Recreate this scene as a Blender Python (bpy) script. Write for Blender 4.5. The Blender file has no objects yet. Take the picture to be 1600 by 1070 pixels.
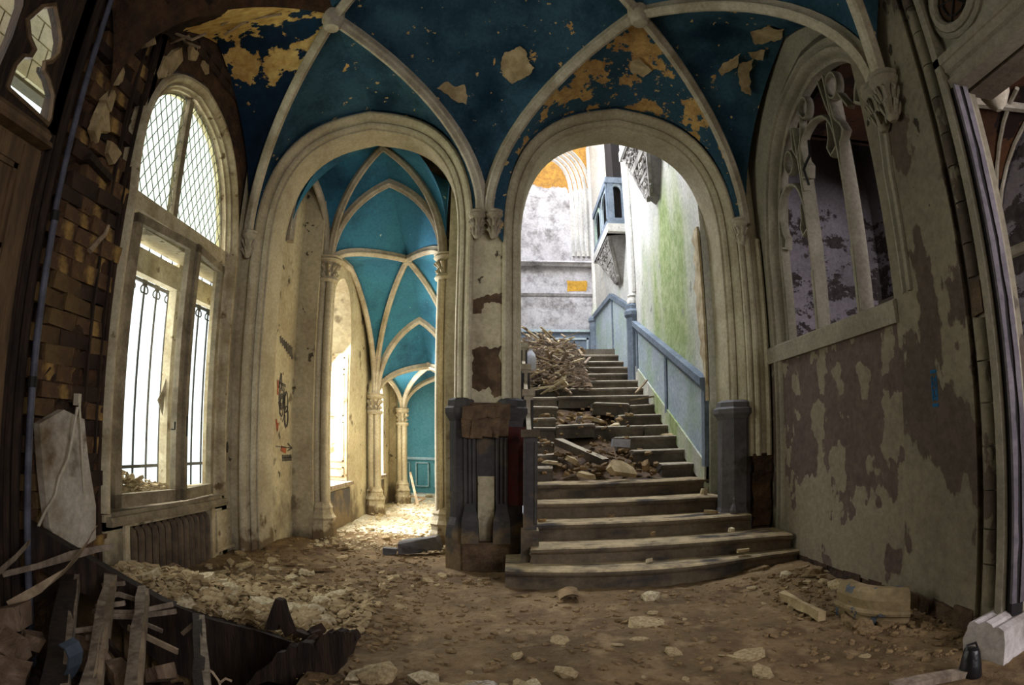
import bpy, bmesh, math, random
from math import sin, cos, pi, radians, sqrt
from mathutils import Vector, Matrix, Euler, noise
from mathutils.bvhtree import BVHTree
R0 = random.Random(7)
SC = bpy.context.scene
COL = SC.collection
V = Vector
# ------------------------------------------------------------------ camera, sky, lights, exposure
EYE = V((0, 0, 1.15))
PITCH, ROLL = 0.15687, 0.00145
cam = bpy.data.objects.new('camera', bpy.data.cameras.new('camera'))
COL.objects.link(cam); SC.camera = cam
cd = cam.data
cd.type = 'PANO'; cd.panorama_type = 'FISHEYE_LENS_POLYNOMIAL'
cd.sensor_fit = 'HORIZONTAL'; cd.sensor_width = 36.0; cd.sensor_height = 36.0 * 1070 / 1600
KQ = (0.99418, 0.20239, -0.19621)            # theta = K0 q + K1 q^2 + K2 q^3, q = pixels / 1000
_s = 1600 / 36 / 1000
cd.fisheye_polynomial_k0 = 0.0
cd.fisheye_polynomial_k1 = -KQ[0] * _s
cd.fisheye_polynomial_k2 = -KQ[1] * _s ** 2
cd.fisheye_polynomial_k3 = -KQ[2] * _s ** 3
cd.fisheye_polynomial_k4 = 0.0
cd.fisheye_fov = radians(180)
cd.clip_start = 0.02; cd.clip_end = 200
cam.matrix_world = Matrix.Translation(EYE) @ Matrix.Rotation(pi / 2 + PITCH, 4, 'X') @ Matrix.Rotation(ROLL, 4, 'Z')

SC.view_settings.view_transform = 'Standard'; SC.view_settings.look = 'None'
SC.view_settings.exposure = 0.0; SC.view_settings.gamma = 1.0
SC.view_settings.use_curve_mapping = False
W = bpy.data.worlds.new('sky'); SC.world = W; W.use_nodes = True
bg = W.node_tree.nodes['Background']
bg.inputs[0].default_value = (0.86, 0.93, 1.0, 1); bg.inputs[1].default_value = 2.2
SC.cycles.use_denoising = True
SC.cycles.max_bounces = 8; SC.cycles.diffuse_bounces = 5; SC.cycles.transparent_max_bounces = 12
SC.cycles.sample_clamp_indirect = 6.0
SC.cycles.caustics_reflective = False; SC.cycles.caustics_refractive = False

def area(name, loc, target, sx, sy, power, color, spread=180):
    l = bpy.data.lights.new(name, 'AREA'); l.shape = 'RECTANGLE'; l.size = sx; l.size_y = sy
    l.energy = power; l.color = color; l.spread = radians(spread)
    o = bpy.data.objects.new(name, l); COL.objects.link(o); o.location = loc
    o.rotation_euler = (V(target) - V(loc)).to_track_quat('-Z', 'Y').to_euler()
    return o
area('daylight_left_window', (-4.1, 4.5, 2.4), (0, 4.2, 1.0), 2.0, 3.4, 240, (1, .97, .91))
area('daylight_corridor_window', (-2.66, 7.4, 1.9), (-1.2, 7.2, .6), 1.0, 2.4, 330, (1, .985, .95))
area('daylight_corridor_far_window', (-2.66, 9.78, 1.3), (-1.2, 9.6, .4), .8, 1.5, 190, (1, .97, .9))
area('daylight_end_room', (-3.2, 12.0, 2.0), (-1.2, 12.4, 1.0), 1.2, 1.6, 70, (.9, .97, 1))
area('daylight_stairwell', (.6, 9.0, 9.4), (1.1, 9.4, 3.0), 2.0, 4.6, 1000, (.86, .91, 1))
area('daylight_stair_window', (-1.5, 9.0, 6.9), (1.95, 8.2, 3.0), 2.4, 3.2, 360, (.9, .94, 1))
area('daylight_right_room', (4.0, -1.2, 2.6), (3.9, 3.0, 2.2), 1.6, 2.4, 160, (.96, .92, 1))
area('daylight_door_room', (-4.4, .6, 3.2), (-4.0, 2.6, 3.1), .8, 1.4, 110, (1, .96, .84))
area('fill_behind', (1.7, -2.5, 2.4), (-2.2, 2.9, 1.5), 2.2, 2.4, 66, (1, .92, .8))  # added warm fill lamp inside the hall; the rear wall has no window

# ------------------------------------------------------------------ helpers
def pix_ray(x, y):
    """unit direction of the photograph's pixel (1600 x 1070 frame)"""
    X, Y = x - 800, -(y - 535); r = math.hypot(X, Y) + 1e-9; q = r / 1000
    th = KQ[0] * q + KQ[1] * q * q + KQ[2] * q ** 3
    v = V((sin(th) * X / r, sin(th) * Y / r, -cos(th)))
    return (cam.matrix_world.to_3x3() @ v).normalized()
def at_y(x, y, Y): d = pix_ray(x, y); return EYE + d * (Y / d.y)
def at_x(x, y, X): d = pix_ray(x, y); return EYE + d * (X / d.x)
def at_z(x, y, Z=0.0): d = pix_ray(x, y); return EYE + d * ((Z - EYE.z) / d.z)

def ragged(px, seed=1, amp=.16, n=5):
    rr_ = random.Random(seed); out = []
    for (x0, y0), (x1, y1) in zip(px, px[1:] + px[:1]):
        l = math.hypot(x1 - x0, y1 - y0)
        for k in range(n):
            t = k / n; e = (rr_.uniform(-amp, amp) * l if k else 0) * .6
            out.append((x0 + (x1 - x0) * t - (y1 - y0) / (l + 1e-6) * e, y0 + (y1 - y0) * t + (x1 - x0) / (l + 1e-6) * e))
    return out
class MB:
    def __init__(s): s.v = []; s.f = []
    def add(s, vs, fs):
        b = len(s.v); s.v += [V(p) for p in vs]; s.f += [tuple(b + i for i in f) for f in fs]; return s
    def box(s, c, d, rot=None, jit=0.0, rng=R0):
        c = V(c); h = V(d) / 2; vs = []
        m = rot.to_matrix() if isinstance(rot, Euler) else (rot or Matrix.Identity(3))
        for sx in (-1, 1):
            for sy in (-1, 1):
                for sz in (-1, 1):
                    p = V((sx * h.x, sy * h.y, sz * h.z))
                    if jit: p += V([rng.uniform(-jit, jit) for _ in '123'])
                    vs.append(c + m @ p)
        return s.add(vs, [(0, 1, 3, 2), (4, 6, 7, 5), (0, 4, 5, 1), (2, 3, 7, 6), (0, 2, 6, 4), (1, 5, 7, 3)])
    def span(s, a, b): a, b = V(a), V(b); return s.box((a + b) / 2, [abs(x) for x in (b - a)])
    def bar(s, p, q, w, h, up=(0, 0, 1), tw=1.0, segs=1, jit=0.0, rng=R0):
        p, q = V(p), V(q); t = (q - p).normalized(); up = V(up)
        if abs(t.dot(up)) > .98: up = V((1, 0, 0))
        a = t.cross(up).normalized(); b = a.cross(t); vs = []; fs = []
        for i in range(segs + 1):
            k = i / segs; c = p.lerp(q, k); g = 1 + (tw - 1) * k
            for da, db in ((-1, -1), (1, -1), (1, 1), (-1, 1)):
                e = V([rng.uniform(-jit, jit) for _ in '123']) if jit else V()
                vs.append(c + a * da * w / 2 * g + b * db * h / 2 * g + e)
        for i in range(segs):
            o = 4 * i
            fs += [(o + j, o + (j + 1) % 4, o + 4 + (j + 1) % 4, o + 4 + j) for j in range(4)]
        fs += [(3, 2, 1, 0), tuple(4 * segs + j for j in range(4))]
        return s.add(vs, fs)
    def tube(s, path, r, n=8):
        path = [V(p) for p in path]; m = len(path); vs = []; fs = []
        rr = r if isinstance(r, (list, tuple)) else [r] * m
        ref = None
        for i, p in enumerate(path):
            t = (path[min(i + 1, m - 1)] - path[max(i - 1, 0)]).normalized()
            if ref is None: ref = t.orthogonal().normalized()
            a = (ref - t * ref.dot(t)).normalized(); ref = a; b = t.cross(a)
            vs += [p + (a * cos(2 * pi * k / n) + b * sin(2 * pi * k / n)) * rr[i] for k in range(n)]
        for i in range(m - 1):
            fs += [(i * n + k, i * n + (k + 1) % n, i * n + n + (k + 1) % n, i * n + n + k) for k in range(n)]
        fs += [tuple(range(n - 1, -1, -1)), tuple((m - 1) * n + k for k in range(n))]
        return s.add(vs, fs)
    def sweep(s, path, prof, bn, sign=1, closed=True, caps=True):
        """prof points (a, b): a along the in-plane normal of the path, b along bn"""
        path = [V(p) for p in path]; bn = V(bn).normalized(); m = len(path); n = len(prof); vs = []; fs = []
        for i, p in enumerate(path):
            t1 = (path[i] - path[i - 1]).normalized() if i else None
            t2 = (path[i + 1] - path[i]).normalized() if i < m - 1 else None
            t1 = t1 or t2; t2 = t2 or t1
            n1 = bn.cross(t1) * sign; n2 = bn.cross(t2) * sign
            nn = (n1 + n2).normalized(); k = 1 / max(.5, nn.dot(n1))
            vs += [p + nn * a * k + bn * b for a, b in prof]
        e = n if closed else n - 1
        for i in range(m - 1):
            fs += [(i * n + k, i * n + (k + 1) % n, i * n + n + (k + 1) % n, i * n + n + k) for k in range(e)]
        if closed and caps: fs += [tuple(range(n - 1, -1, -1)), tuple((m - 1) * n + k for k in range(n))]
        return s.add(vs, fs)
    def lathe(s, c, prof, n=12, a0=0.0, sq=None):
        c = V(c); vs = []; fs = []; m = len(prof)
        for r, z in prof:
            vs += [c + V((r * cos(a0 + 2 * pi * k / n), r * sin(a0 + 2 * pi * k / n), z)) for k in range(n)]
        for i in range(m - 1):
            fs += [(i * n + k, i * n + (k + 1) % n, i * n + n + (k + 1) % n, i * n + n + k) for k in range(n)]
        fs += [tuple(range(n - 1, -1, -1)), tuple((m - 1) * n + k for k in range(n))]
        return s.add(vs, fs)
    def prism(s, poly, d):
        """planar polygon (3-D points) extruded by vector d"""
        poly = [V(p) for p in poly]; d = V(d); n = len(poly)
        return s.add(poly + [p + d for p in poly],
                     [tuple(range(n)), tuple(range(2 * n - 1, n - 1, -1))] + [(k, n + k, n + (k + 1) % n, (k + 1) % n) for k in range(n)])
    def grid(s, fn, nu, nv):
        vs = [fn(i / nu, j / nv) for i in range(nu + 1) for j in range(nv + 1)]; w = nv + 1
        return s.add(vs, [(i * w + j, i * w + w + j, i * w + w + j + 1, i * w + j + 1) for i in range(nu) for j in range(nv)])
    def shard(s, c, r, h, rng, rot=None, k=None):
        """irregular flat fragment"""
        c = V(c); k = k or rng.randint(5, 7); m = rot.to_matrix() if rot else Matrix.Identity(3); lo = []; hi = []
        for i in range(k):
            a = 2 * pi * (i + rng.uniform(-.3, .3)) / k; q = r * rng.uniform(.6, 1.1)
            lo.append(c + m @ V((q * cos(a), q * sin(a) * .8, -h / 2 * rng.uniform(.6, 1))))
            q *= rng.uniform(.75, 1)
            hi.append(c + m @ V((q * cos(a), q * sin(a) * .8, h / 2 * rng.uniform(.5, 1.3))))
        return s.add(lo + hi, [tuple(range(k - 1, -1, -1)), tuple(range(k, 2 * k))] + [(i, (i + 1) % k, k + (i + 1) % k, k + i) for i in range(k)])
    def build(s, name, mat, parent=None, smooth=False, **props):
        me = bpy.data.meshes.new(name)
        off = parent.matrix_world.translation if parent is not None else V()
        if parent is not None and parent.get('_base') is not None: off = V(parent['_base'])
        me.from_pydata([tuple(p - off) for p in s.v], [], s.f); me.update()
        bm = bmesh.new(); bm.from_mesh(me); bmesh.ops.recalc_face_normals(bm, faces=bm.faces); bm.to_mesh(me); bm.free()
        o = bpy.data.objects.new(name, me); COL.objects.link(o)
        if mat: me.materials.append(mat)
        if smooth:
            for p in me.polygons: p.use_smooth = True
            try: me.set_sharp_from_angle(angle=radians(42))
            except Exception: pass
        if parent is not None:
            o.parent = parent
            o['_base'] = tuple(off)
        for k, v in props.items(): o[k] = v
        return o
def tag(o, label, cat, group=None, kind=None):
    o['label'] = label; o['category'] = cat
    if group: o['group'] = group
    if kind: o['kind'] = kind
    return o
def empty(name, loc, label, cat, group=None, kind=None):
    if kind == 'structure': loc = (0, 0, 0)      # the setting keeps world coordinates
    o = bpy.data.objects.new(name, None); COL.objects.link(o); o.location = loc; o.empty_display_size = .1
    o['_base'] = tuple(loc)
    return tag(o, label, cat, group, kind)
def copy_tree(o, parent=None):
    c = o.copy(); COL.objects.link(c)
    if parent is not None: c.parent = parent
    for ch in list(o.children): copy_tree(ch, c)
    return c

# ------------------------------------------------------------------ materials
def srgb(r, g, b):
    f = lambda c: (c / 255) / 12.92 if c <= 10 else (((c / 255) + .055) / 1.055) ** 2.4
    return (f(r), f(g), f(b), 1)
def mat(name, c1, c2=None, scale=3.0, lo=.4, hi=.62, rough=.9, bump=.25, bscale=40, stretch=(1, 1, 1), patches=(), metal=0.0, spec=.25, bdist=.012, dust=None, mott=.5):
    m = bpy.data.materials.new(name); m.use_nodes = True; nt = m.node_tree; N = nt.nodes; Lk = nt.links.new
    b = N['Principled BSDF']; b.inputs['Roughness'].default_value = rough; b.inputs['Metallic'].default_value = metal
    b.inputs['Specular IOR Level'].default_value = spec
    tc = N.new('ShaderNodeTexCoord'); mp = N.new('ShaderNodeMapping'); mp.inputs['Scale'].default_value = stretch
    Lk(tc.outputs['Object'], mp.inputs[0])
    def nz(sc, off=0, det=6, vec=None, ro=.6):
        n = N.new('ShaderNodeTexNoise'); n.noise_dimensions = '4D'; n.inputs['Scale'].default_value = sc; n.inputs['W'].default_value = off
        n.inputs['Detail'].default_value = det; n.inputs['Roughness'].default_value = ro; Lk(vec or mp.outputs[0], n.inputs['Vector']); return n.outputs['Fac']
    def ramp(val, a, c):
        r = N.new('ShaderNodeMapRange'); r.inputs['From Min'].default_value = a; r.inputs['From Max'].default_value = c; Lk(val, r.inputs['Value']); return r.outputs[0]
    def mix(fac, a, c):
        x = N.new('ShaderNodeMix'); x.data_type = 'RGBA'; Lk(fac, x.inputs[0])
        for s_, i in ((a, 6), (c, 7)):
            if isinstance(s_, tuple): x.inputs[i].default_value = s_
            else: Lk(s_, x.inputs[i])
        return x.outputs[2]
    def mth(op, a, c):
        x = N.new('ShaderNodeMath'); x.operation = op
        for s_, i in ((a, 0), (c, 1)):
            if isinstance(s_, (int, float)): x.inputs[i].default_value = s_
            else: Lk(s_, x.inputs[i])
        return x.outputs[0]
    col = mix(ramp(nz(scale), lo, hi), c1, c2 or tuple(x * .75 for x in c1[:3]) + (1,))
    if dust:
        gm = N.new('ShaderNodeNewGeometry'); sx = N.new('ShaderNodeSeparateXYZ'); Lk(gm.outputs['Normal'], sx.inputs[0])
        col = mix(mth('MULTIPLY', ramp(sx.outputs[2], .5, .9), ramp(nz(6, 21), .25, .55)), col, dust)
    fine = nz(bscale, 3, 4); hgt = fine
    for i, p in enumerate(patches):
        pm = N.new('ShaderNodeMapping'); pm.inputs['Scale'].default_value = p.get('stretch', (1, 1, 1)); Lk(tc.outputs['Object'], pm.inputs[0])
        v = nz(p['scale'], p.get('seed', 10 + i), p.get('det', 5), pm.outputs[0], p.get('ro', .55))
        for ax, f, t, af, at_ in p.get('bias', ()):
            sp = N.new('ShaderNodeSeparateXYZ'); Lk(tc.outputs['Object'], sp.inputs[0])
            r = N.new('ShaderNodeMapRange'); r.inputs['From Min'].default_value = f; r.inputs['From Max'].default_value = t
            r.inputs['To Min'].default_value = af; r.inputs['To Max'].default_value = at_; Lk(sp.outputs[ax], r.inputs['Value'])
            v = mth('ADD', v, r.outputs[0])
        msk = ramp(v, p['th'] - p.get('soft', .008), p['th'] + p.get('soft', .008))
        if 'amt' in p: msk = mth('MULTIPLY', msk, p['amt'])
        pc = p['col']
        if 'col2' in p: pc = mix(ramp(nz(p.get('s2', 9), 40 + i), .4, .6), p['col'], p['col2'])
        col = mix(msk, col, pc)
        if p.get('deep', 1): hgt = mth('SUBTRACT', hgt, mth('MULTIPLY', msk, p.get('deep', 1) * .8))
    if mott:
        gr_ = N.new('ShaderNodeMapRange'); gr_.inputs['From Min'].default_value = .3; gr_.inputs['From Max'].default_value = .7
        gr_.inputs['To Min'].default_value = 1 - mott * .6; gr_.inputs['To Max'].default_value = 1 + mott * .35; Lk(nz(bscale * .55, 33, 5, None, .7), gr_.inputs['Value'])
        mx = N.new('ShaderNodeMix'); mx.data_type = 'RGBA'; mx.blend_type = 'MULTIPLY'; mx.inputs[0].default_value = 1.0
        Lk(col, mx.inputs[6]); Lk(gr_.outputs[0], mx.inputs[7]); col = mx.outputs[2]
    Lk(col, b.inputs['Base Color'])
    if bump:
        bp = N.new('ShaderNodeBump'); bp.inputs['Strength'].default_value = bump; bp.inputs['Distance'].default_value = bdist
        Lk(hgt, bp.inputs['Height']); Lk(bp.outputs[0], b.inputs['Normal'])
    return m
def glass_mat(name, tint, mixf=.12, rough=.05):
    m = bpy.data.materials.new(name); m.use_nodes = True; nt = m.node_tree; N = nt.nodes; N.remove(N['Principled BSDF'])
    t = N.new('ShaderNodeBsdfTransparent'); t.inputs[0].default_value = tint
    g = N.new('ShaderNodeBsdfGlossy'); g.inputs['Roughness'].default_value = rough
    x = N.new('ShaderNodeMixShader'); x.inputs[0].default_value = mixf
    nt.links.new(t.outputs[0], x.inputs[1]); nt.links.new(g.outputs[0], x.inputs[2]); nt.links.new(x.outputs[0], N['Material Output'].inputs[0])
    return m
OCHRE, DKBR = srgb(196, 160, 100), srgb(70, 52, 38)
M = {}
M['plaster'] = mat('cream_plaster', srgb(194, 184, 154), srgb(166, 153, 124), 1.6, patches=[
    dict(col=srgb(120, 108, 86), scale=3.2, th=.63, soft=.03, deep=.2), dict(col=srgb(84, 76, 62), scale=5.5, th=.655, seed=4),
    dict(col=srgb(104, 92, 74), scale=2.2, th=.61, soft=.1, bias=[('Z', 0, .8, .22, -.2)], deep=.3)])
M['trim'] = mat('cream_moulding_paint', srgb(188, 178, 152), srgb(162, 150, 124), 2.2, bscale=60, bump=.12, patches=[
    dict(col=srgb(112, 96, 72), scale=5, th=.64, soft=.05, bias=[('Z', 0, .6, .24, -.14)], deep=.3)])
M['rib'] = mat('grey_cream_rib_paint', srgb(186, 176, 156), srgb(150, 138, 116), 3, bscale=70, bump=.12)
M['blue'] = mat('peeling_blue_vault_paint', srgb(58, 90, 106), srgb(46, 74, 92), 1.3, rough=.95, spec=.1, bump=.2, bscale=60, patches=[
    dict(col=srgb(22, 44, 60), scale=2.0, th=.56, soft=.12, deep=0),
    dict(col=OCHRE, col2=srgb(170, 134, 84), scale=4.2, th=.655, det=5, ro=.66, seed=2.2),
    dict(col=srgb(188, 160, 112), scale=14, th=.675, det=3, seed=6)])
M['blue_peel'] = mat('badly_peeled_blue_vault_paint', srgb(58, 90, 106), srgb(46, 74, 92), 1.3, rough=.95, spec=.1, bump=.25, bscale=60, patches=[
    dict(col=OCHRE, col2=srgb(168, 132, 84), scale=4.6, th=.54, det=7, ro=.62, seed=8.1, bias=[('Z', 3.7, 4.15, -.1, .03)]),
    dict(col=srgb(188, 160, 112), scale=15, th=.64, det=3, seed=6)])
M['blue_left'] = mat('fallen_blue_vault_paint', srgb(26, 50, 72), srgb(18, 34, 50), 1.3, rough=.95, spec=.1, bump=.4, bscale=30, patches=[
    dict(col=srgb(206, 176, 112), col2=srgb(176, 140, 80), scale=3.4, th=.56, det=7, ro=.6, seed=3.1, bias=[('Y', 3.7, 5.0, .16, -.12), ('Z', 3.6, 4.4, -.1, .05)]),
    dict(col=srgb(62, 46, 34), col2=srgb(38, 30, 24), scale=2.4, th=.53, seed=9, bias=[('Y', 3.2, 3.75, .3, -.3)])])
M['blue_far'] = mat('bright_blue_corridor_paint', srgb(56, 120, 148), srgb(46, 102, 132), 1.1, rough=.9, bump=.1, bscale=60, patches=[
    dict(col=srgb(170, 190, 190), scale=9, th=.72, det=3, seed=6), dict(col=srgb(20, 50, 70), scale=1.6, th=.62, soft=.12, deep=0)])
M['aqua'] = mat('aqua_wall_paint', srgb(104, 160, 164), srgb(86, 142, 150), 1.0, bump=.15, patches=[dict(col=srgb(40, 70, 76), scale=4, th=.68, soft=.02)])
M['aqua_light'] = mat('pale_aqua_lining_paint', srgb(190, 214, 214))
M['rightwall'] = mat('patchy_olive_plaster', srgb(130, 120, 100), srgb(112, 103, 86), 1.2, rough=.92, patches=[
    dict(col=srgb(92, 78, 70), col2=srgb(82, 70, 62), scale=4.4, th=.498, det=5, ro=.5, seed=5.3, stretch=(1, 1, .75), deep=.6, soft=.006,
         bias=[('Z', .15, .9, -.16, .045)]),
    dict(col=srgb(60, 50, 42), scale=8, th=.70, seed=2)])
M['rightpier'] = mat('grey_olive_pier_plaster', srgb(128, 119, 99), srgb(110, 102, 85), 1.4, patches=[
    dict(col=srgb(86, 74, 64), col2=srgb(76, 66, 56), scale=3.0, th=.50, det=6, seed=1.4, stretch=(1, 1.2, .6), bias=[('Z', .2, 1.2, -.12, .05), ('Z', 1.7, 2.2, 0, -.1)]),
    dict(col=srgb(52, 44, 34), scale=9, th=.66, seed=2, stretch=(1, 1, .5), bias=[('Z', 1.5, 2.2, -.2, .0)])])
M['trac'] = mat('grey_tracery_plaster', srgb(144, 136, 118), srgb(122, 115, 98), 2.0, bump=.15, bscale=60)
M['lilac'] = mat('lilac_peeling_wall', srgb(156, 146, 150), srgb(130, 121, 124), 1.0, patches=[
    dict(col=srgb(84, 74, 72), col2=srgb(62, 54, 52), scale=3.2, th=.545, det=9, ro=.72, seed=3, stretch=(1, .6, 1.4), bias=[('Z', 3.9, 4.5, .035, -.3)])])
M['jamb_white'] = mat('lilac_white_jamb_paint', srgb(108, 101, 104), srgb(84, 78, 82), 4, bump=.3)
M['brownceil'] = mat('rusty_brown_vault', srgb(88, 56, 34), srgb(58, 38, 26), 1.6, patches=[dict(col=srgb(40, 28, 22), scale=3.5, th=.55), dict(col=srgb(140, 116, 92), scale=2.2, th=.66)])
M['dark_stone'] = mat('dark_blue_grey_stone', srgb(70, 66, 64), srgb(52, 49, 50), 3, rough=.7, patches=[
    dict(col=srgb(110, 92, 66), scale=4, th=.58, soft=.08, bias=[('Z', 0, .6, .2, -.08)], deep=.2)])
M['bluestone'] = mat('blue_grey_dado_stone', srgb(98, 95, 96), srgb(76, 74, 76), 3, rough=.65, patches=[dict(col=srgb(60, 54, 48), scale=4, th=.62, soft=.05, deep=.2)])
M['rough_stone'] = mat('broken_brown_stone', srgb(104, 84, 62), srgb(70, 54, 40), 6, bump=.8, bscale=18, bdist=.03)
M['stone_step'] = mat('dusty_stone_step', srgb(112, 98, 78), srgb(80, 70, 56), 2.4, rough=.85, bump=.5, dust=srgb(176, 156, 120), patches=[
    dict(col=srgb(66, 60, 54), scale=5, th=.58, soft=.06, stretch=(.4, 1, 1), deep=.2)])
M['stone_step_dark'] = mat('grey_stone_step', srgb(112, 104, 92), srgb(78, 72, 64), 2.4, rough=.85, bump=.5, dust=srgb(178, 166, 144))
M['dirt'] = mat('dusty_rubble_floor', srgb(126, 103, 72), srgb(94, 75, 50), 1.4, bump=.9, bscale=26, bdist=.02, patches=[
    dict(col=srgb(142, 120, 88), scale=5, th=.6, soft=.08, deep=-.3), dict(col=srgb(84, 62, 40), scale=3, th=.6, soft=.06, deep=.2)])
M['dust'] = mat('dusty_lit_corridor_floor', srgb(214, 206, 184), srgb(178, 166, 138), 2.2, bump=.8, bscale=30, bdist=.02)  # plaster dust, lightened to carry the window light on the corridor floor
M['chip'] = mat('fallen_plaster_chip', srgb(182, 162, 124), srgb(140, 120, 86), 5, bump=.5, bscale=30)
M['chip_light'] = mat('pale_plaster_chip', srgb(206, 192, 160), srgb(160, 142, 108), 5, bump=.5, bscale=30)
M['chip_dark'] = mat('dull_brown_plaster_chip', srgb(140, 116, 82), srgb(102, 82, 56), 5, bump=.5, bscale=30)
M['brick'] = mat('old_brown_brick', srgb(104, 78, 54), srgb(74, 54, 38), 7, bump=.9, bscale=24, bdist=.02, patches=[dict(col=srgb(160, 128, 74), scale=6, th=.6, soft=.06, deep=.3)])
M['brick_yellow'] = mat('ochre_stained_brick', srgb(116, 92, 58), srgb(84, 65, 43), 7, bump=.9, bscale=24, bdist=.02)
M['brick_pit'] = mat('dusty_fallen_brick', srgb(138, 116, 96), srgb(104, 84, 68), 7, bump=.9, bscale=24, bdist=.02)
M['brick_dark'] = mat('sooty_brick', srgb(70, 52, 40), srgb(46, 34, 28), 7, bump=.9, bscale=24, bdist=.02)
M['mortar'] = mat('crumbled_brick_core', srgb(84, 60, 40), srgb(46, 34, 26), 5, bump=1, bscale=14, bdist=.05)
M['wood_dark'] = mat('charred_dark_wood', srgb(58, 44, 34), srgb(34, 26, 22), 4, stretch=(6, 6, .8), bump=.8, bscale=18, rough=.85)
M['wood_grey'] = mat('weathered_grey_wood', srgb(154, 138, 120), srgb(108, 94, 80), 5, stretch=(3, 3, 1), bump=.4, bscale=24, rough=.85)
M['lath'] = mat('pale_split_lath_wood', srgb(168, 148, 122), srgb(122, 104, 82), 6, bump=.5, bscale=30)
M['door_wood'] = mat('brown_panelled_wood', srgb(108, 86, 62), srgb(80, 63, 45), 4, stretch=(5, 5, .7), bump=.3, rough=.6)
M['frame'] = mat('flaking_cream_window_paint', srgb(196, 184, 154), srgb(158, 142, 110), 4, bscale=70, bump=.25, patches=[dict(col=srgb(110, 92, 64), scale=7, th=.64, soft=.03)])
M['sash'] = mat('grimy_grey_sash_paint', srgb(150, 138, 114), srgb(112, 100, 80), 5, bump=.25, bscale=60)
M['iron'] = mat('black_iron', srgb(40, 38, 36), rough=.6, metal=.3)
M['lead'] = mat('grey_lead', srgb(110, 108, 100), rough=.6)
M['radiator'] = mat('rusty_dark_radiator', srgb(104, 88, 70), srgb(76, 64, 52), 6, rough=.5, metal=0)
M['pipe'] = mat('blue_grey_pipe_paint', srgb(92, 94, 108), srgb(66, 66, 76), 6, rough=.5)
M['white_slab'] = mat('whitewashed_plaster_slab', srgb(196, 188, 176), srgb(150, 138, 118), 2.4, bump=.4, patches=[dict(col=srgb(112, 96, 72), scale=4, th=.58, soft=.06)])
M['cable'] = mat('white_cable', srgb(196, 186, 164), rough=.5)
M['stairwall'] = mat('white_wall_with_green_algae', srgb(216, 214, 206), srgb(190, 190, 186), 1.6, bump=.15, patches=[
    dict(col=srgb(128, 152, 72), col2=srgb(168, 182, 122), scale=1.1, th=.44, soft=.16, amt=.85, stretch=(1, 2.2, .35), seed=3, deep=0, bias=[('Y', 6.2, 7.0, -.1, .14), ('Y', 7.6, 8.8, 0, -.3), ('Z', 3.6, 4.6, 0, -.3), ('Z', 1.6, 2.2, -.1, 0)]),
    dict(col=srgb(150, 150, 140), scale=4, th=.66, soft=.03)])
M['stairback'] = mat('blotched_white_wall', srgb(206, 204, 206), srgb(176, 172, 172), 1.2, bump=.2, patches=[
    dict(col=srgb(120, 116, 114), scale=2.6, th=.56, soft=.08, det=9, ro=.75, deep=.1), 
    dict(col=srgb(184, 138, 64), col2=srgb(150, 112, 58), scale=1.6, th=.5, soft=.02, seed=2, bias=[('Z', 6.2, 7.0, -.3, .2)])])
M['ochre'] = mat('ochre_bare_patch', srgb(206, 160, 62), srgb(176, 134, 56), 8)
M['wainscot'] = mat('pale_blue_wainscot_paint', srgb(182, 194, 204), srgb(160, 176, 188), 1.6, bump=.12, patches=[
    dict(col=srgb(150, 180, 130), scale=1.6, th=.57, soft=.12, deep=0, amt=.6), dict(col=srgb(206, 212, 214), scale=5, th=.68, soft=.03)])
M['wain_dark'] = mat('slate_blue_rail_paint', srgb(126, 138, 152), srgb(102, 114, 128), 3, bump=.15)
M['carved'] = mat('grey_carved_stone', srgb(176, 172, 166), srgb(120, 116, 112), 4, bump=.2)
M['carved_dark'] = mat('carving_ground', srgb(150, 146, 142))
M['tile'] = mat('glazed_cream_tile', srgb(206, 200, 168), srgb(190, 184, 150), 3, rough=.35, bump=.02)
M['grout'] = mat('dark_tile_joint', srgb(90, 84, 66))
M['black'] = mat('black_melted_plastic', srgb(22, 22, 26), rough=.35, bump=.4, bscale=30, spec=.5)
M['bluestrip'] = mat('blue_grey_bent_plastic', srgb(74, 84, 96), rough=.5)
M['jug'] = mat('milky_white_plastic', srgb(196, 196, 206), rough=.4)
M['graf_blue'] = mat('blue_spray_paint', srgb(24, 70, 104), srgb(30, 90, 130), 12, bump=0)
M['graf_dark'] = mat('smudged_charcoal_drawing', srgb(70, 66, 62), srgb(104, 98, 88), 14, bump=0)
M['graf_red'] = mat('faded_red_paint', srgb(166, 84, 54), srgb(150, 100, 70), 9, bump=0)
M['red'] = mat('dark_red_paint', srgb(84, 30, 26), srgb(58, 32, 28), 9, bump=.2)
M['painted_stone'] = mat('tan_stone_with_blue_grey_flecks', srgb(156, 136, 102), srgb(126, 108, 78), 4, bump=.5, patches=[dict(col=srgb(86, 92, 100), scale=7, th=.58, stretch=(1, 1, .6))])
M['white_stone'] = mat('pale_carved_stone', srgb(190, 182, 178), srgb(150, 140, 132), 4, bump=.5)
M['concrete'] = mat('plain_dull_masonry', srgb(120, 108, 90), srgb(96, 86, 72), 2)
M['glass'] = glass_mat('thin_window_glass', (.97, .99, .97, 1), .06)
M['glass_dim'] = glass_mat('grimy_leaded_glass', (.86, .9, .8, 1), .1, .25)
M['dark'] = mat('dark_void_board', srgb(34, 30, 30), bump=0)

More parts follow.
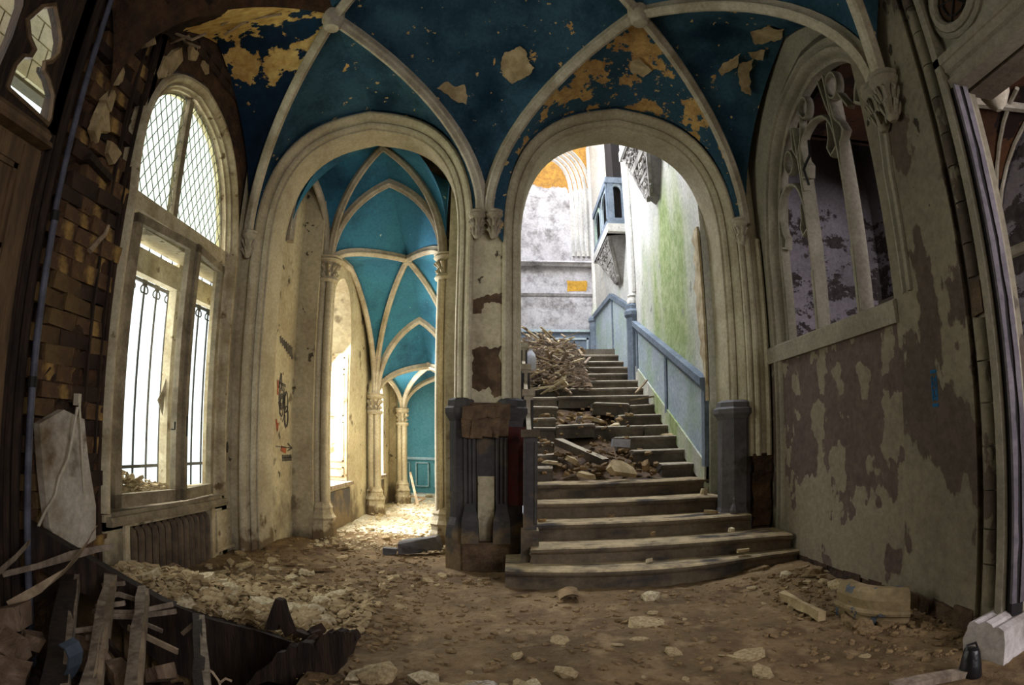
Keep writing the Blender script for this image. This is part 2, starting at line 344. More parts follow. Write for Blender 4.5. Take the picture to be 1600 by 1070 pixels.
# ------------------------------------------------------------------ big dimensions
XL, XR, YB, YBB = -2.65, 2.40, 5.40, 5.85
def sup(u):                                   # arch height fraction at u = -1..1
    u = min(1, abs(u)); return (1 - u ** 2.7) ** (1 / 2.5) - .13 * u * (1 - u)
def arch(c, w, zs, za, n=14, foot=None, skew=0.0):
    """(h, z) points of an arch from the left foot over the apex to the right foot"""
    us = [-cos(pi * k / (2 * n)) for k in range(n)]; us += [0.0] + [-u for u in reversed(us)]
    pts = [(c + w * u + skew * sup(u), zs + (za - zs) * sup(u)) for u in us]
    if foot is not None: pts = [(c - w, foot)] + pts + [(c + w, foot)]
    return pts
def spandrel(mb, pts, top, put, d0, d1):
    """wall above an arch line: pts (h, z), put(h, z, d) -> point, d0 front, d1 back"""
    for (h0, z0), (h1, z1) in zip(pts, pts[1:]):
        if abs(h1 - h0) < 1e-5: continue
        q = [put(h0, z0, d0), put(h1, z1, d0), put(h1, top, d0), put(h0, top, d0), put(h0, z0, d1), put(h1, z1, d1), put(h1, top, d1), put(h0, top, d1)]
        mb.add(q, [(0, 1, 2, 3), (7, 6, 5, 4), (0, 4, 5, 1), (3, 2, 6, 7)])
    return mb
PY = lambda h, z, d: V((h, d, z))             # plane facing -y
PX = lambda h, z, d: V((d, h, z))             # plane facing +-x
def roll(c0, c1, r, n=5, a0=0, a1=180):
    return [(c0 + r * cos(radians(a0 + (a1 - a0) * k / n)), c1 + r * sin(radians(a0 + (a1 - a0) * k / n))) for k in range(n + 1)]

# ---- floor
PIT = [(-2.95, 3.22), (-2.05, 3.10), (-1.45, 3.18), (-1.15, 3.08), (-.98, 2.85), (-.95, .2), (-2.95, .2)]
def in_pit(x, y):
    c = False; n = len(PIT)
    for i in range(n):
        (x1, y1), (x2, y2) = PIT[i], PIT[(i + 1) % n]
        if (y1 > y) != (y2 > y) and x < (x2 - x1) * (y - y1) / (y2 - y1) + x1: c = not c
    return c
def gauss(x, y, cx, cy, sx, sy): return math.exp(-((x - cx) / sx) ** 2 - ((y - cy) / sy) ** 2)
def fz(x, y):
    if in_pit(x, y):
        return -.42 + .1 * noise.noise((x * 2, y * 2, 3)) + .42 * gauss(x, y, -2.5, 1.9, .5, .6)
    z = .018 * noise.noise((x * 1.7, y * 1.7, 0)) + .010 * noise.noise((x * 6, y * 6, 5)) + .009 * noise.noise((x * 15, y * 15, 2)) + .004 * noise.noise((x * 37, y * 37, 7))
    z += .22 * gauss(x, y, -2.45, 3.35, .75, .55) + .05 * gauss(x, y, -1.6, 3.5, .6, .3)
    z += .07 * gauss(x, y, 2.25, 4.6, .5, .6) + .05 * gauss(x, y, 2.3, 3.0, .35, .8)
    if y > 5.0: z += .05 * gauss(x, y, -2.3, 5.9, .5, .5)
    return z
floor = MB().grid(lambda u, v: V((-2.95 + 8.6 * u, .2 + 7.0 * v, fz(-2.95 + 8.6 * u, .2 + 7.0 * v) if -2.95 + 8.6 * u < 2.5 else .02 * noise.noise((u * 60, v * 60, 0)))), 320, 260).build('floor', M['dirt'], smooth=True)
tag(floor, 'dusty brown earth floor of the hall covered in crushed plaster', 'floor', kind='structure')
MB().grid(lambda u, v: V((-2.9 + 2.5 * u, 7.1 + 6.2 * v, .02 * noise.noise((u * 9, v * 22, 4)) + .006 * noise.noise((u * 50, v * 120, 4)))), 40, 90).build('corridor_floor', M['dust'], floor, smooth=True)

# ---- back wall with the two arches
A1 = dict(c=-1.45, wo=1.08, wi=.94, zs=2.9, zo=4.39, zi=4.21)
A2 = dict(c=1.05, wo=1.12, wi=.97, zs=2.9, zo=4.40, zi=4.22)
wb = MB().span((-2.75, YB, 0), (-2.53, YBB, 4.9)).span((-.37, YB, 0), (-.07, YBB, 4.9)).span((2.17, YB, 0), (2.75, YBB, 4.9))
wall_back = wb.build('wall_back', M['plaster'])
tag(wall_back, 'plastered back wall pierced by the two great arches', 'wall', kind='structure')
lun = MB()
for a in (A1, A2): spandrel(lun, arch(a['c'], a['wo'], a['zs'], a['zo']), 4.95, PY, YB, YBB)
lun.build('vault_lunette', M['blue'], wall_back)
MPROF = [(0, .45), (0, .13), (.012, .09), (.03, .085)] + roll(.055, .05, .03, 5, 170, -20) + [(.09, .03), (.10, .0), (.115, -.03)] + roll(.145, -.035, .028, 5, 160, -0) + [(.175, .45)]
MPROF = [(0, .45), (0, .14), (.012, .10), (.03, .10), (.034, .07), (.05, .05), (.07, .045), (.082, .06), (.09, .035), (.10, .0), (.115, -.03), (.135, -.045), (.155, -.04), (.168, -.02), (.168, .45)]
for a, lab, foot, f2 in ((A1, 'left', .0, 1.5), (A2, 'right', 1.5, 1.4)):
    p = arch(a['c'], a['wi'], a['zs'], a['zi'], 18)
    p = [(a['c'] - a['wi'], foot)] + p + [(a['c'] + a['wi'], f2)]
    MB().sweep([PY(h, z, YB) for h, z in p], MPROF, (0, 1, 0), -1).build('arch_moulding', M['trim'], wall_back, smooth=True)

# ---- centre pier with its dark stone dado
def octa(mb, x, y, prof, a0=pi / 8): return mb.lathe((x, y, 0), prof, 8, a0)
pier = empty('pier_dado', (-.22, 5.3, 0), 'dark stone dado of the central pier between the arches, with a pale flaked strip', 'pier', kind='structure')
for x in (-.435, -.005):
    octa(MB(), x, 5.42, [(.155, -.05), (.155, .30), (.14, .40), (.112, .47), (.108, .52), (.108, 1.33)]).build('octagonal_shaft', M['dark_stone'], pier)
    octa(MB(), x, 5.42, [(.11, 1.32), (.135, 1.36), (.15, 1.39), (.15, 1.43), (.125, 1.45), (.12, 1.50), (.09, 1.52)]).build('shaft_cap', M['dark_stone'], pier)
octa(MB(), .012, 5.40, [(.1105, .58), (.1105, 1.27)]).build('red_paint', M['red'], pier, label='dark red painted face of the right shaft')
MB().span((-.42, 5.24, -.05), (-.02, 5.5, .26)).build('plinth', M['rough_stone'], pier)
for x in (-.355, -.085):
    MB().add([V((x + sx * w, y, z)) for z, w, yf in ((.25, .075, 5.22), (.45, .07, 5.23), (.55, .05, 5.27), (.60, .045, 5.28)) for sx, y in ((-1, yf), (1, yf), (1, 5.45), (-1, 5.45))],
             [(4 * k + j, 4 * k + (j + 1) % 4, 4 * k + 4 + (j + 1) % 4, 4 * k + 4 + j) for k in range(3) for j in range(4)] + [(12, 13, 14, 15)]).build('pilaster_base', M['dark_stone'], pier)
    for k in range(3): MB().tube([(x - .035 + .035 * k, 5.30, .58), (x - .035 + .035 * k, 5.30, 1.18)], .0165, 8).build('flute', M['dark_stone'], pier, smooth=True)
MB().span((-.29, 5.33, .24), (-.15, 5.45, .86)).build('pale_strip', M['plaster'], pier, label='pale flaked plaster strip in the middle of the dado')
MB().span((-.30, 5.325, .84), (-.14, 5.45, 1.2)).build('centre_panel', M['dark_stone'], pier)
bz = MB(); 
for k in range(5): bz.box((-.37 + .075 * k, 5.33, 1.26), (.085, .16, .17), jit=.015)
for k in range(4): bz.box((-.36 + .095 * k, 5.32, 1.40), (.10, .15, .11), jit=.02)
bz.build('broken_stone_band', M['rough_stone'], pier)
MB().span((-.37, 5.34, 1.16), (-.07, 5.45, 1.48)).build('dado_core', M['rough_stone'], pier)

for px in ([(736, 548), (750, 541), (768, 545), (784, 540), (785, 618), (772, 622), (764, 604), (748, 612), (736, 606)], [(736, 470), (752, 464), (770, 460), (785, 457), (785, 476), (770, 472), (756, 474), (752, 490), (737, 492)]):
    MB().prism([at_y(x, y, 5.402) for x, y in ragged(px, 3)], (0, -.004, 0)).build('peeled_patch', M['rough_stone'], pier, label='dark patch where the plaster has come away above the dado')
# right pier dado (stands on the second step)
rp = empty('right_pier_dado', (2.02, 5.4, 0), 'blue-grey octagonal stone dado at the right foot of the stair arch', 'pier', kind='structure')
octa(MB(), 2.06, 5.45, [(.20, .0), (.20, .36), (.185, .42), (.165, .48), (.162, .55), (.162, 1.30)]).build('octagonal_shaft', M['bluestone'], rp)
octa(MB(), 2.06, 5.45, [(.165, 1.29), (.18, 1.32), (.205, 1.35), (.205, 1.39), (.175, 1.41), (.17, 1.45), (.13, 1.47)]).build('shaft_cap', M['bluestone'], rp)
MB().lathe((1.98, 5.24, .44), [(.035, 0), (.045, .03), (.03, .07), (.012, .1), (.018, .13), (.004, .16)], 8).build('finial', M['bluestone'], rp)
tp = MB()
for k, x in enumerate((2.19, 2.25, 2.31, 2.36)):
    tp.tube([(x, 5.34 - .02 * (k % 2), .95), (x, 5.34 - .02 * (k % 2), 3.0)], .032, 8)
tp.build('corner_shaft', M['trim'], rp, smooth=True)
cs = MB()
for k in range(11): cs.box((2.29 + R0.uniform(-.01, .01), 5.36, .08 + .085 * k), (.19 + R0.uniform(-.03, .02), .12, .085), jit=.012)
cs.build('broken_brick_core', M['mortar'], rp)
MB().span((2.14, 5.18, .0), (2.4, 5.42, .26)).build('step_block', M['stone_step'], rp)

# ---- vaults
TMX = radians(64)
def ell(a, b, t):                              # pointed half arch from a up to b, t = 0 .. pi/2
    q = t / (pi / 2) * TMX; h = (1 - cos(q)) / (1 - cos(TMX))
    return V((a.x + (b.x - a.x) * h, a.y + (b.y - a.y) * h, a.z + (b.z - a.z) * sin(q) / sin(TMX)))
RIBP = [(-.02, -.030), (.03, -.036), (.045, -.052), (.062, -.048), (.072, -.03), (.088, -.024), (.10, -.012), (.10, .012), (.088, .024), (.072, .03), (.062, .048), (.045, .052), (.03, .036), (-.02, .030)]
WEBS = []
def bay(parent, cor, boss, sides, ribs=(1, 1, 1, 1), rmat=None, sc=1.0, seams=True):
    """cor: 4 corner points in order; sides: per side (apex point or None, material or None, wall rib?)"""
    for i in range(4):
        a, b = cor[i], cor[(i + 1) % 4]; ap, mt, wr = sides[i]
        if mt is not None:
            mb = MB()
            for j, p in enumerate((a, b)):
                def edge(u): return ap[j][int(round(u * 14))] if isinstance(ap, tuple) else ell(p, ap, .02 + u * (pi / 2 - .02))
                mb.grid(lambda u, v: edge(u).lerp(ell(p, boss, .02 + u * (pi / 2 - .02)), v), 14, 8)
            WEBS.append((mb, mb.build('vault_web', mt, parent, smooth=True)))
        if wr:
            pth = [ell(a, ap, pi / 2 * k / 12) for k in range(13)] + [ell(b, ap, pi / 2 * k / 12) for k in range(11, -1, -1)]
            d = (b - a); d.z = 0
            n = V((-d.y, d.x, 0)).normalized()
            if n.dot(boss - a) < 0: n = -n
            bn = n; s = 1
            if bn.cross(pth[1] - pth[0]).dot(((a + b) / 2 - pth[0])) < 0: s = -1
            MB().sweep([p for p in pth], [(x * sc, y * sc) for x, y in RIBP], bn, s).build('transverse_rib', rmat or M['rib'], parent, smooth=True)
        if ribs[i]:
            pth = [ell(a, boss, pi / 2 * k / 14) for k in range(15)]
            d = boss - a; d.z = 0; bn = V((-d.y, d.x, 0)).normalized()
            s = 1 if bn.cross(pth[1] - pth[0]).dot(d) > 0 else -1
            MB().sweep(pth, [(x * sc, y * sc) for x, y in RIBP], bn, s).build('diagonal_rib', rmat or M['rib'], parent, smooth=True)
ceiling = empty('ceiling', (0, 4, 4.7), 'blue painted ribbed vault over the hall with peeling ochre patches', 'ceiling', kind='structure')
ZS = 3.16; YF = 2.9
Xc = -.22
B1b, B2b = V((-1.55, 4.14, 4.68)), V((1.08, 4.14, 4.69))
cA, cB, cC = V((-2.62, 5.36, 3.06)), V((Xc - .03, 5.36, ZS + .03)), V((2.30, 5.36, ZS))
cD, cE, cF = V((-2.62, YF, ZS)), V((Xc, YF, ZS + .05)), V((2.36, YF, ZS + .1))
def arch_edge(a):
    p = [PY(h, z, 5.37) for h, z in arch(a['c'], a['wo'] + .01, a['zs'], a['zo'] + .01, 14)]
    return (p[:15], p[14:][::-1])
BLG = .2
B3b, B4b = V((-1.55, 1.65, 4.68)), V((1.08, 1.65, 4.69))
cG, cH, cI = V((-2.62, .4, ZS)), V((Xc, .4, ZS)), V((2.4, .4, ZS))
N_ = None
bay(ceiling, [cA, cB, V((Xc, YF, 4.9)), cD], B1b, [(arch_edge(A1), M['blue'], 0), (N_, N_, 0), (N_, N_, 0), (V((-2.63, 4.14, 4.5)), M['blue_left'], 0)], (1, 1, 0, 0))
bay(ceiling, [cB, cC, cF, V((Xc, YF, 4.9))], B2b, [(arch_edge(A2), M['blue_peel'], 0), (V((2.38, 4.1, 4.5)), M['blue'], 0), (N_, N_, 0), (N_, N_, 0)], (1, 1, 1, 0))
bay(ceiling, [cD, cH, cG, cG], B3b, [(N_, N_, 0), (V((-1.45, .4, 4.6)), M['mortar'], 0), (N_, N_, 0), (V((-2.63, 1.65, 4.5)), M['mortar'], 0)], (0, 0, 0, 0))
bay(ceiling, [cF, cI, cH, cH], B4b, [(V((2.4, 1.65, 4.5)), M['blue'], 0), (V((1.08, .4, 4.6)), M['blue'], 0), (N_, N_, 0), (N_, N_, 0)], (1, 0, 0, 0))
for A_, P_, Q_, m_n in ((cB, B1b, B2b, 'blue'), (cF, B2b, B4b, 'blue'), (cD, B1b, B3b, 'mortar'), (cH, B3b, B4b, 'blue')):
    mb = MB().grid(lambda u, v: ell(A_, P_, .02 + u * (pi / 2 - .02)).lerp(ell(A_, Q_, .02 + u * (pi / 2 - .02)), v) + V((0, 0, BLG * sin(pi * v) * u)), 14, 14)
    WEBS.append((mb, mb.build('vault_web', M[m_n], ceiling, smooth=True)))
def crown(u, v): return B1b.lerp(B2b, u).lerp(B3b.lerp(B4b, u), v) + V((0, 0, BLG * (sin(pi * u) + sin(pi * v))))
mb = MB().grid(crown, 16, 16); WEBS.append((mb, mb.build('vault_web', M['blue'], ceiling, smooth=True)))
for u0, v0 in ((0, 0), (1, 0), (1, 1)):
    pth = [crown(u0 + (.5 - u0) * k / 10, v0 + (.5 - v0) * k / 10) for k in range(11)]; d = pth[-1] - pth[0]; d.z = 0
    bn = V((-d.y, d.x, 0)).normalized(); sg = -1 if bn.cross(pth[1] - pth[0]).z > 0 else 1
    MB().sweep(pth, RIBP, bn, sg).build('ridge_rib', M['rib'], ceiling, smooth=True)
for b in (B1b, B2b):
    MB().lathe(b + V((0, 0, -.13)), [(.02, -.03), (.065, -.025), (.08, 0), (.085, .03), (.10, .05), (.10, .14)], 12).build('boss', M['rib'], ceiling, smooth=True)
MB().span((-3.4, -3.2, 5.3), (3.2, 5.9, 5.5)).span((-3.4, -3.2, 4.85), (-3.05, 5.9, 5.35)).span((2.62, -3.2, 4.85), (3.0, 5.9, 5.35)).span((-3.4, 5.75, 4.85), (3.2, 5.95, 5.35)).build('roof_slab', M['concrete'], ceiling)

def capital(mb, c, w, h, n=8, face=0.0):
    """small foliate capital or corbel: moulded abacus, a ring of curled leaves, tapering bell"""
    c = V(c)
    mb.lathe(c, [(w * .22, -h), (w * .4, -h * .92), (w * .46, -h * .6), (w * .62, -h * .35), (w * .72, -h * .26), (w * .92, -h * .2), (w, -h * .12), (w * .9, -h * .06), (w, 0), (w * .8, .01)], 10)
    for row, (rr, zz, k) in enumerate(((.62, -.42, n), (.5, -.72, n - 2))):
        for i in range(k):
            a = face + 2 * pi * (i + .5 * row) / k; d = V((cos(a), sin(a), 0))
            p = c + d * w * rr + V((0, 0, h * zz))
            mb.tube([p - d * w * .12 + V((0, 0, -h * .16)), p + d * w * .05, p + d * w * .2 + V((0, 0, h * .1)), p + d * w * .28 + V((0, 0, h * .03)), p + d * w * .2 + V((0, 0, -h * .03))], [w * .09, w * .16, w * .14, w * .1, w * .05], 6)
    return mb
for nm, pts, lab in (('corbel', [(-2.58, 5.34)], 'small foliate corbel at the left end of the back wall'), ('corbel', [(2.2, 5.33)], 'small foliate corbel on the right of the stair arch'),
                     ('capital', [(-.315, 5.33), (-.165, 5.33)], 'paired foliate capital high on the central pier'), ('capital', [(2.35, 2.98), (2.33, 2.84)], 'large paired foliate capital high on the right wall')):
    mb = MB(); big = lab.startswith('large'); z = 3.09 if 'left end' in lab else (3.30 if big else 3.2)
    for x, y in pts: capital(mb, (x, y, z), .105 if big else .085, .33 if big else .27)
    tag(mb.build(nm, M['trac'] if big else M['rib'], smooth=True), lab, 'capital', kind='structure')

# ---- corridor beyond the left arch
cor = empty('wall_corridor', (-2.2, 8, 0), 'cream plastered corridor walls beyond the left arch with tall windows', 'wall', kind='structure')
MB().span((-2.9, YBB, -.1), (-2.40, 6.46, 4.85)).build('reveal_wall', M['plaster'], cor)
MB().span((-2.9, 6.46, -.1), (-2.16, 6.72, 4.85)).build('return_wall', M['plaster'], cor)
XC = -2.14
lw = MB()
def pierced(mb, y0, y1, o0, o1, sill, zs, za, top, x0, x1):
    mb.span((x0, y0, -.1), (x1, o0, top)).span((x0, o1, -.1), (x1, y1, top)).span((x0, o0, -.1), (x1, o1, sill))
    spandrel(mb, arch((o0 + o1) / 2, (o1 - o0) / 2, zs, za, 8), top, PX, x1, x0)
pierced(lw, 6.72, 9.0, 6.95, 7.95, .52, 2.2, 3.15, 4.85, XC - .4, XC)
pierced(lw, 9.0, 10.75, 9.35, 10.2, .50, 1.5, 2.1, 4.85, XC - .4, XC)
lw.build('window_wall', M['plaster'], cor)
MB().span((-.62, YBB, -.1), (-.45, 13, 4.85)).build('partition_wall', M['plaster'], cor)
spandrel(MB().span((-2.6, 10.75, -.1), (-2.02, 10.95, 4.85)).span((-.8, 10.75, -.1), (-.5, 10.95, 4.85)), arch(-1.42, .62, 1.66, 2.3, 8), 4.85, PY, 10.75, 10.95).build('cross_wall', M['plaster'], cor)
lwe = MB(); pierced(lwe, 10.95, 13.1, 11.5, 12.5, .6, 1.6, 2.1, 3, -2.75, -2.55); lwe.build('end_room_wall', M['aqua'], cor)
ew = MB().span((-2.7, 13.0, -.1), (-.4, 13.2, 3.4)).build('end_wall', M['aqua'], cor, label='aqua painted wall at the far end of the corridor')
MB().span((-2.7, 12.96, .72), (-.4, 13.0, .77)).build('dado_rail', M['aqua_light'], ew)
for k in range(5):
    x = -2.42 + .40 * k; fr = MB()
    for a, b in (((x, 12.97, .14), (x + .02, 13, .66)), ((x + .26, 12.97, .14), (x + .28, 13, .66)), ((x, 12.97, .64), (x + .28, 13, .66)), ((x, 12.97, .14), (x + .28, 13, .16))): fr.span(a, b)
    fr.build('panel_moulding', M['aqua_light'], ew)
MB().span((-2.7, 10.9, 2.9), (-.4, 13.2, 3.0)).build('end_room_roof', M['aqua'], cor)
MB().span((-2.9, 5.8, 4.75), (-.3, 11.0, 4.9)).build('roof_slab', M['concrete'], cor)
for o0, o1, z in ((6.95, 7.95, .52), (9.35, 10.2, .50)):
    MB().span((XC - .42, o0 - .03, z), (XC + .06, o1 + .03, z + .045)).build('window_sill', M['wood_grey'], cor)
    MB().span((XC - .02, o0 + .02, .02), (XC + .02, o1 - .02, z - .04)).build('radiator_panel', M['dark_stone'], cor)
sh = MB().span((XC - .36, 7.90, .57), (XC - .02, 7.945, 2.25)).build('shutter', M['frame'], cor)
for z0, z1 in ((.62, .75), (.82, 1.35), (1.42, 1.98), (2.03, 2.2)):
    p = MB()
    for a, b in (((XC - .32, 7.885, z0), (XC - .30, 7.9, z1)), ((XC - .08, 7.885, z0), (XC - .06, 7.9, z1)), ((XC - .32, 7.885, z1 - .02), (XC - .06, 7.9, z1)), ((XC - .32, 7.885, z0), (XC - .06, 7.9, z0 + .02))): p.span(a, b)
    p.build('shutter_panel', M['frame'], sh)
cv = empty('ceiling_corridor', (-1.4, 8, 3.5), 'bright blue ribbed vaults stepping down along the corridor', 'ceiling', kind='structure')
k0 = [V((-2.36, 5.88, 3.16)), V((-.66, 5.88, 3.16)), V((-.74, 6.6, 3.16)), V((-2.12, 6.6, 3.16))]
bf = M['blue_far']
bay(cv, k0, V((-1.47, 6.22, 4.42)), [(V((-1.5, 5.86, 4.5)), bf, 0), (V((-.68, 6.2, 3.9)), bf, 0), (V((-1.44, 6.6, 4.12)), bf, 1), (V((-2.34, 6.2, 4.15)), bf, 1)], (0, 0, 1, 1), sc=.8)
k1 = [V((-2.08, 6.62, 3.16)), V((-.74, 6.62, 3.16)), V((-.74, 9.0, 1.80)), V((-2.02, 9.0, 1.80))]
bay(cv, k1, V((-1.38, 7.8, 3.52)), [(V((-1.44, 6.62, 4.12)), bf, 0), (V((-.66, 7.6, 3.3)), bf, 0), (V((-1.36, 9.0, 2.94)), bf, 1), (V((-2.13, 7.7, 3.38)), bf, 1)], sc=.8)
k2 = [V((-2.02, 9.02, 1.80)), V((-.76, 9.02, 1.80)), V((-.8, 10.7, 1.68)), V((-1.9, 10.7, 1.68))]
bay(cv, k2, V((-1.32, 9.85, 2.36)), [(V((-1.36, 9.02, 2.94)), bf, 0), (V((-.7, 9.85, 2.2)), bf, 0), (V((-1.3, 10.7, 2.26)), bf, 1), (V((-2.12, 9.85, 2.25)), bf, 1)], sc=.8)
for b in ((-1.38, 7.8, 3.43), (-1.32, 9.85, 2.28)): MB().lathe(b, [(.02, -.02), (.05, -.01), (.06, .02), (.07, .05), (.07, .1)], 10).build('boss', M['rib'], cv, smooth=True)
def column(x, y, zc, r, lab, capw):
    c = empty('clustered_column', (x, y, 0), lab, 'column', kind='structure')
    for a in (-135, -45, 45, 135) :
        dx, dy = r * 1.15 * cos(radians(a)), r * 1.15 * sin(radians(a))
        MB().tube([(x + dx, y + dy, .36), (x + dx, y + dy, zc - .24)], r * .82, 10).build('shaft', M['trim'], c, smooth=True)
    b = MB(); b.lathe((x, y, 0), [(r * 3.0, -.08), (r * 3.0, .13), (r * 2.7, .17), (r * 2.7, .21), (r * 3.0, .24), (r * 2.5, .28), (r * 2.2, .33), (r * 2.35, .355), (r * 1.9, .40), (r * 1.9, .42)], 8, pi / 8)
    b.build('base', M['trim'], c)
    capital(MB(), (x, y, zc), capw, .29, 10).build('capital', M['trim'], c, smooth=True)
    MB().lathe((x, y, zc - .27), [(r * 2.1, -.03), (r * 2.4, 0), (r * 2.1, .03)], 10).build('necking', M['trim'], c, smooth=True)
column(-2.10, 6.6, 3.17, .055, 'tall clustered column nearest on the left of the corridor', .16)
column(-.72, 6.6, 3.17, .055, 'tall clustered column just inside the right of the left arch', .15)
column(-2.02, 9.0, 1.80, .055, 'second short clustered column on the left of the corridor', .14)
column(-1.90, 10.7, 1.68, .05, 'farthest small clustered column on the left of the corridor', .125)
column(-.78, 9.0, 1.80, .055, 'second short clustered column hidden along the right of the corridor', .14)

# graffiti on the reveal wall (flat marks, hugging the plaster at x = -2.40)
GX = -2.398
def stroke(mb, pts, w, x=GX, th=.003):
    for (y0, z0), (y1, z1) in zip(pts, pts[1:]):
        d = V((0, y1 - y0, z1 - z0)); n = V((0, -d.z, d.y)).normalized() * w / 2
        mb.prism([V((x, y0, z0)) - n, V((x, y1, z1)) - n, V((x, y1, z1)) + n, V((x, y0, z0)) + n], (th, 0, 0))
gd = MB(); rg = random.Random(3)
for yc, zc, s in ((6.08, 1.55, 1), (6.1, 1.42, 1), (6.22, 1.5, .8), (6.25, 1.33, .8)):
    for k in range(4):
        a0 = rg.uniform(0, 6); stroke(gd, [(yc + s * (.05 + .02 * k) * cos(a0 + .6 * j) * .8, zc + s * (.09 + .02 * k) * sin(a0 + .6 * j)) for j in range(7)], .014)
stroke(gd, [(6.0, 1.62), (6.05, 1.78), (6.1, 1.6)], .03); stroke(gd, [(5.98, 1.68), (6.2, 1.66)], .03)
stroke(gd, [(5.95, 1.02), (6.44, 1.0)], .012); stroke(gd, [(6.3, 1.05), (6.44, 1.0), (6.3, .97)], .012)
for k in range(9): stroke(gd, [(6.14 + .033 * k, .93), (6.15 + .033 * k, .86)], .016); stroke(gd, [(6.14 + .033 * k, .9), (6.165 + .033 * k, .9)], .016)
for k in range(7): stroke(gd, [(5.97 + .06 * k, 2.16 - .01 * k), (6.0 + .06 * k, 2.09 - .02 * k)], .04)
gd.build('charcoal_graffiti', M['graf_dark'], cor, label='smudged charcoal face drawing with an arrow below it')
gr = MB(); stroke(gr, [(5.96, 1.7), (5.97, 1.55)], .03); stroke(gr, [(5.95, 1.3), (5.98, 1.18), (6.0, 1.26)], .03); stroke(gr, [(6.1, 1.0), (6.25, .97)], .06)
gr.build('red_graffiti', M['graf_red'], cor, label='faded red smears in the graffiti')

# ---- staircase and stairwell
RIS, TRD, Y1 = .146, .37, 4.42
def sy(i): return Y1 + TRD * (i - 1) if i > 1 else 4.58
XSL, XSR = .17, 1.93
stairs = empty('staircase', (1.0, 4.7, 0), 'long dusty stone staircase rising through the right arch, broken half way up', 'staircase', kind='structure')
rs = random.Random(11)
def step_profile(d, h):
    """(y, z) of one step block, nosing at y = 0, top at z = 0"""
    return [(d, 0), (.02, 0), (.0, -.012), (-.004, -.03), (.004, -.046), (.026, -.05), (.03, -.062), (.03, -h), (d, -h)]
def step_piece(x0, x1, i, dz=0, dy=0, yaw=0, tilt=0, rollx=0, name='step', h=RIS + .02, m=None, d=TRD + .05):
    pr = step_profile(d, h); mb = MB(); n = len(pr); vs = []
    rot = Euler((rollx, tilt, yaw)).to_matrix(); c = V(((x0 + x1) / 2, sy(i), RIS * i))
    xs = [x0, x0 + .06 * (x1 - x0), x1 - .06 * (x1 - x0), x1]
    for j, x in enumerate(xs):
        for y, z in pr:
            e = V((0, 0, 0)) if j in (1, 2) else V((rs.uniform(-.012, .012), rs.uniform(-.008, .012), rs.uniform(-.012, .0)))
            vs.append(c + V((0, dy, dz)) + rot @ (V((x - c.x, y, z)) + e))
    fs = [(a * n + k, a * n + (k + 1) % n, a * n + n + (k + 1) % n, a * n + n + k) for a in range(3) for k in range(n)]
    fs += [tuple(range(n)), tuple(range(4 * n - 1, 3 * n - 1, -1))]
    return mb.add(vs, fs).build(name, m or (M['stone_step'] if i < 6 else M['stone_step_dark']), stairs)
# curved bottom slab: wide step bulging forward
sl = MB(); top = []; 
prof = [(0.02, 0), (0, -.012), (-.003, -.03), (.006, -.047), (.03, -.052), (.034, -.17)]
nn = 24; vs = []
for k in range(nn + 1):
    t = k / nn; x = -.05 + 2.55 * t; yf = 4.60 - .10 * sin(pi * min(1, t * 1.25)) + .42 * max(0, t - .55) ** 1.3
    for a, z in prof: vs.append(V((x, yf + a, .155 + z)))
    vs.append(V((x, 5.5, .155))); vs.append(V((x, 5.5, -.02)))
m_ = len(prof) + 2; fs = []
for k in range(nn):
    o = k * m_
    seq = [m_ - 2] + list(range(len(prof))) + [m_ - 1]
    fs += [(o + seq[j], o + seq[j + 1], o + m_ + seq[j + 1], o + m_ + seq[j]) for j in range(len(seq) - 1)]
fs += [tuple([m_ - 2] + list(range(len(prof))) + [m_ - 1]), tuple(nn * m_ + j for j in [m_ - 1] + list(range(len(prof) - 1, -1, -1)) + [m_ - 2])]
sl.add(vs, fs).build('step', M['stone_step'], stairs, label='wide bottom step bowing forward')
for i in (2, 3, 4, 5): step_piece(XSL - (.02 if i == 2 else -.02), {2: 2.36, 3: 2.12, 4: 1.98, 5: 1.97}[i], i)
BROKEN = {6: [(.19, .42, 0, .02, .01), (1.55, 1.94, 0, 0, 0)], 7: [(.19, .5, -.02, .04, -.05), (1.32, 1.94, .0, .0, .0)], 8: [(.19, .48, -.03, .03, .02), (1.2, 1.94, .01, -.02, 0)],
          9: [(.19, .55, 0, 0, .02), (.52, .98, .03, -.05, -.03), (.98, 1.6, .0, .02, 0), (1.6, 1.94, .0, .0, .0)], 10: [(.18, .55, -.02, 0, -.02), (1.33, 1.94, .0, .0, 0)],
          11: [(.18, .6, -.0, 0, .03), (1.06, 1.55, .03, -.06, .05), (1.55, 1.94, 0, 0, -.02)], 12: [(.18, .62, .0, 0, 0), (.62, 1.94, .01, 0, 0)], 13: [(.18, 1.94, 0, 0, 0)]}
for i in range(6, 20):
    if i in BROKEN:
        for x0, x1, dz, dy, tl in BROKEN[i]: step_piece(x0, x1 - .006, i, dz, dy, rs.uniform(-.03, .03), tl)
    else:
        a = rs.uniform(.5, 1.4)
        step_piece(.17, a, i, 0, 0, rs.uniform(-.01, .01)); step_piece(a + .006, XSR, i, rs.uniform(-.008, .008), 0, rs.uniform(-.01, .01))
core = MB()
core.grid(lambda u, v: V((.12 + 1.83 * u, 6.0 + 5.4 * v, RIS * (1 + (6.0 + 5.4 * v - Y1) / TRD) - .20 - .08 * noise.noise((u * 5, v * 22, 3)))), 24, 80)
core.build('rubble_core', M['rough_stone'], stairs, smooth=True)
MB().span((-.3, 11.0, 2.6), (2.0, 13.2, RIS * 19)).build('landing', M['stone_step_dark'], stairs)

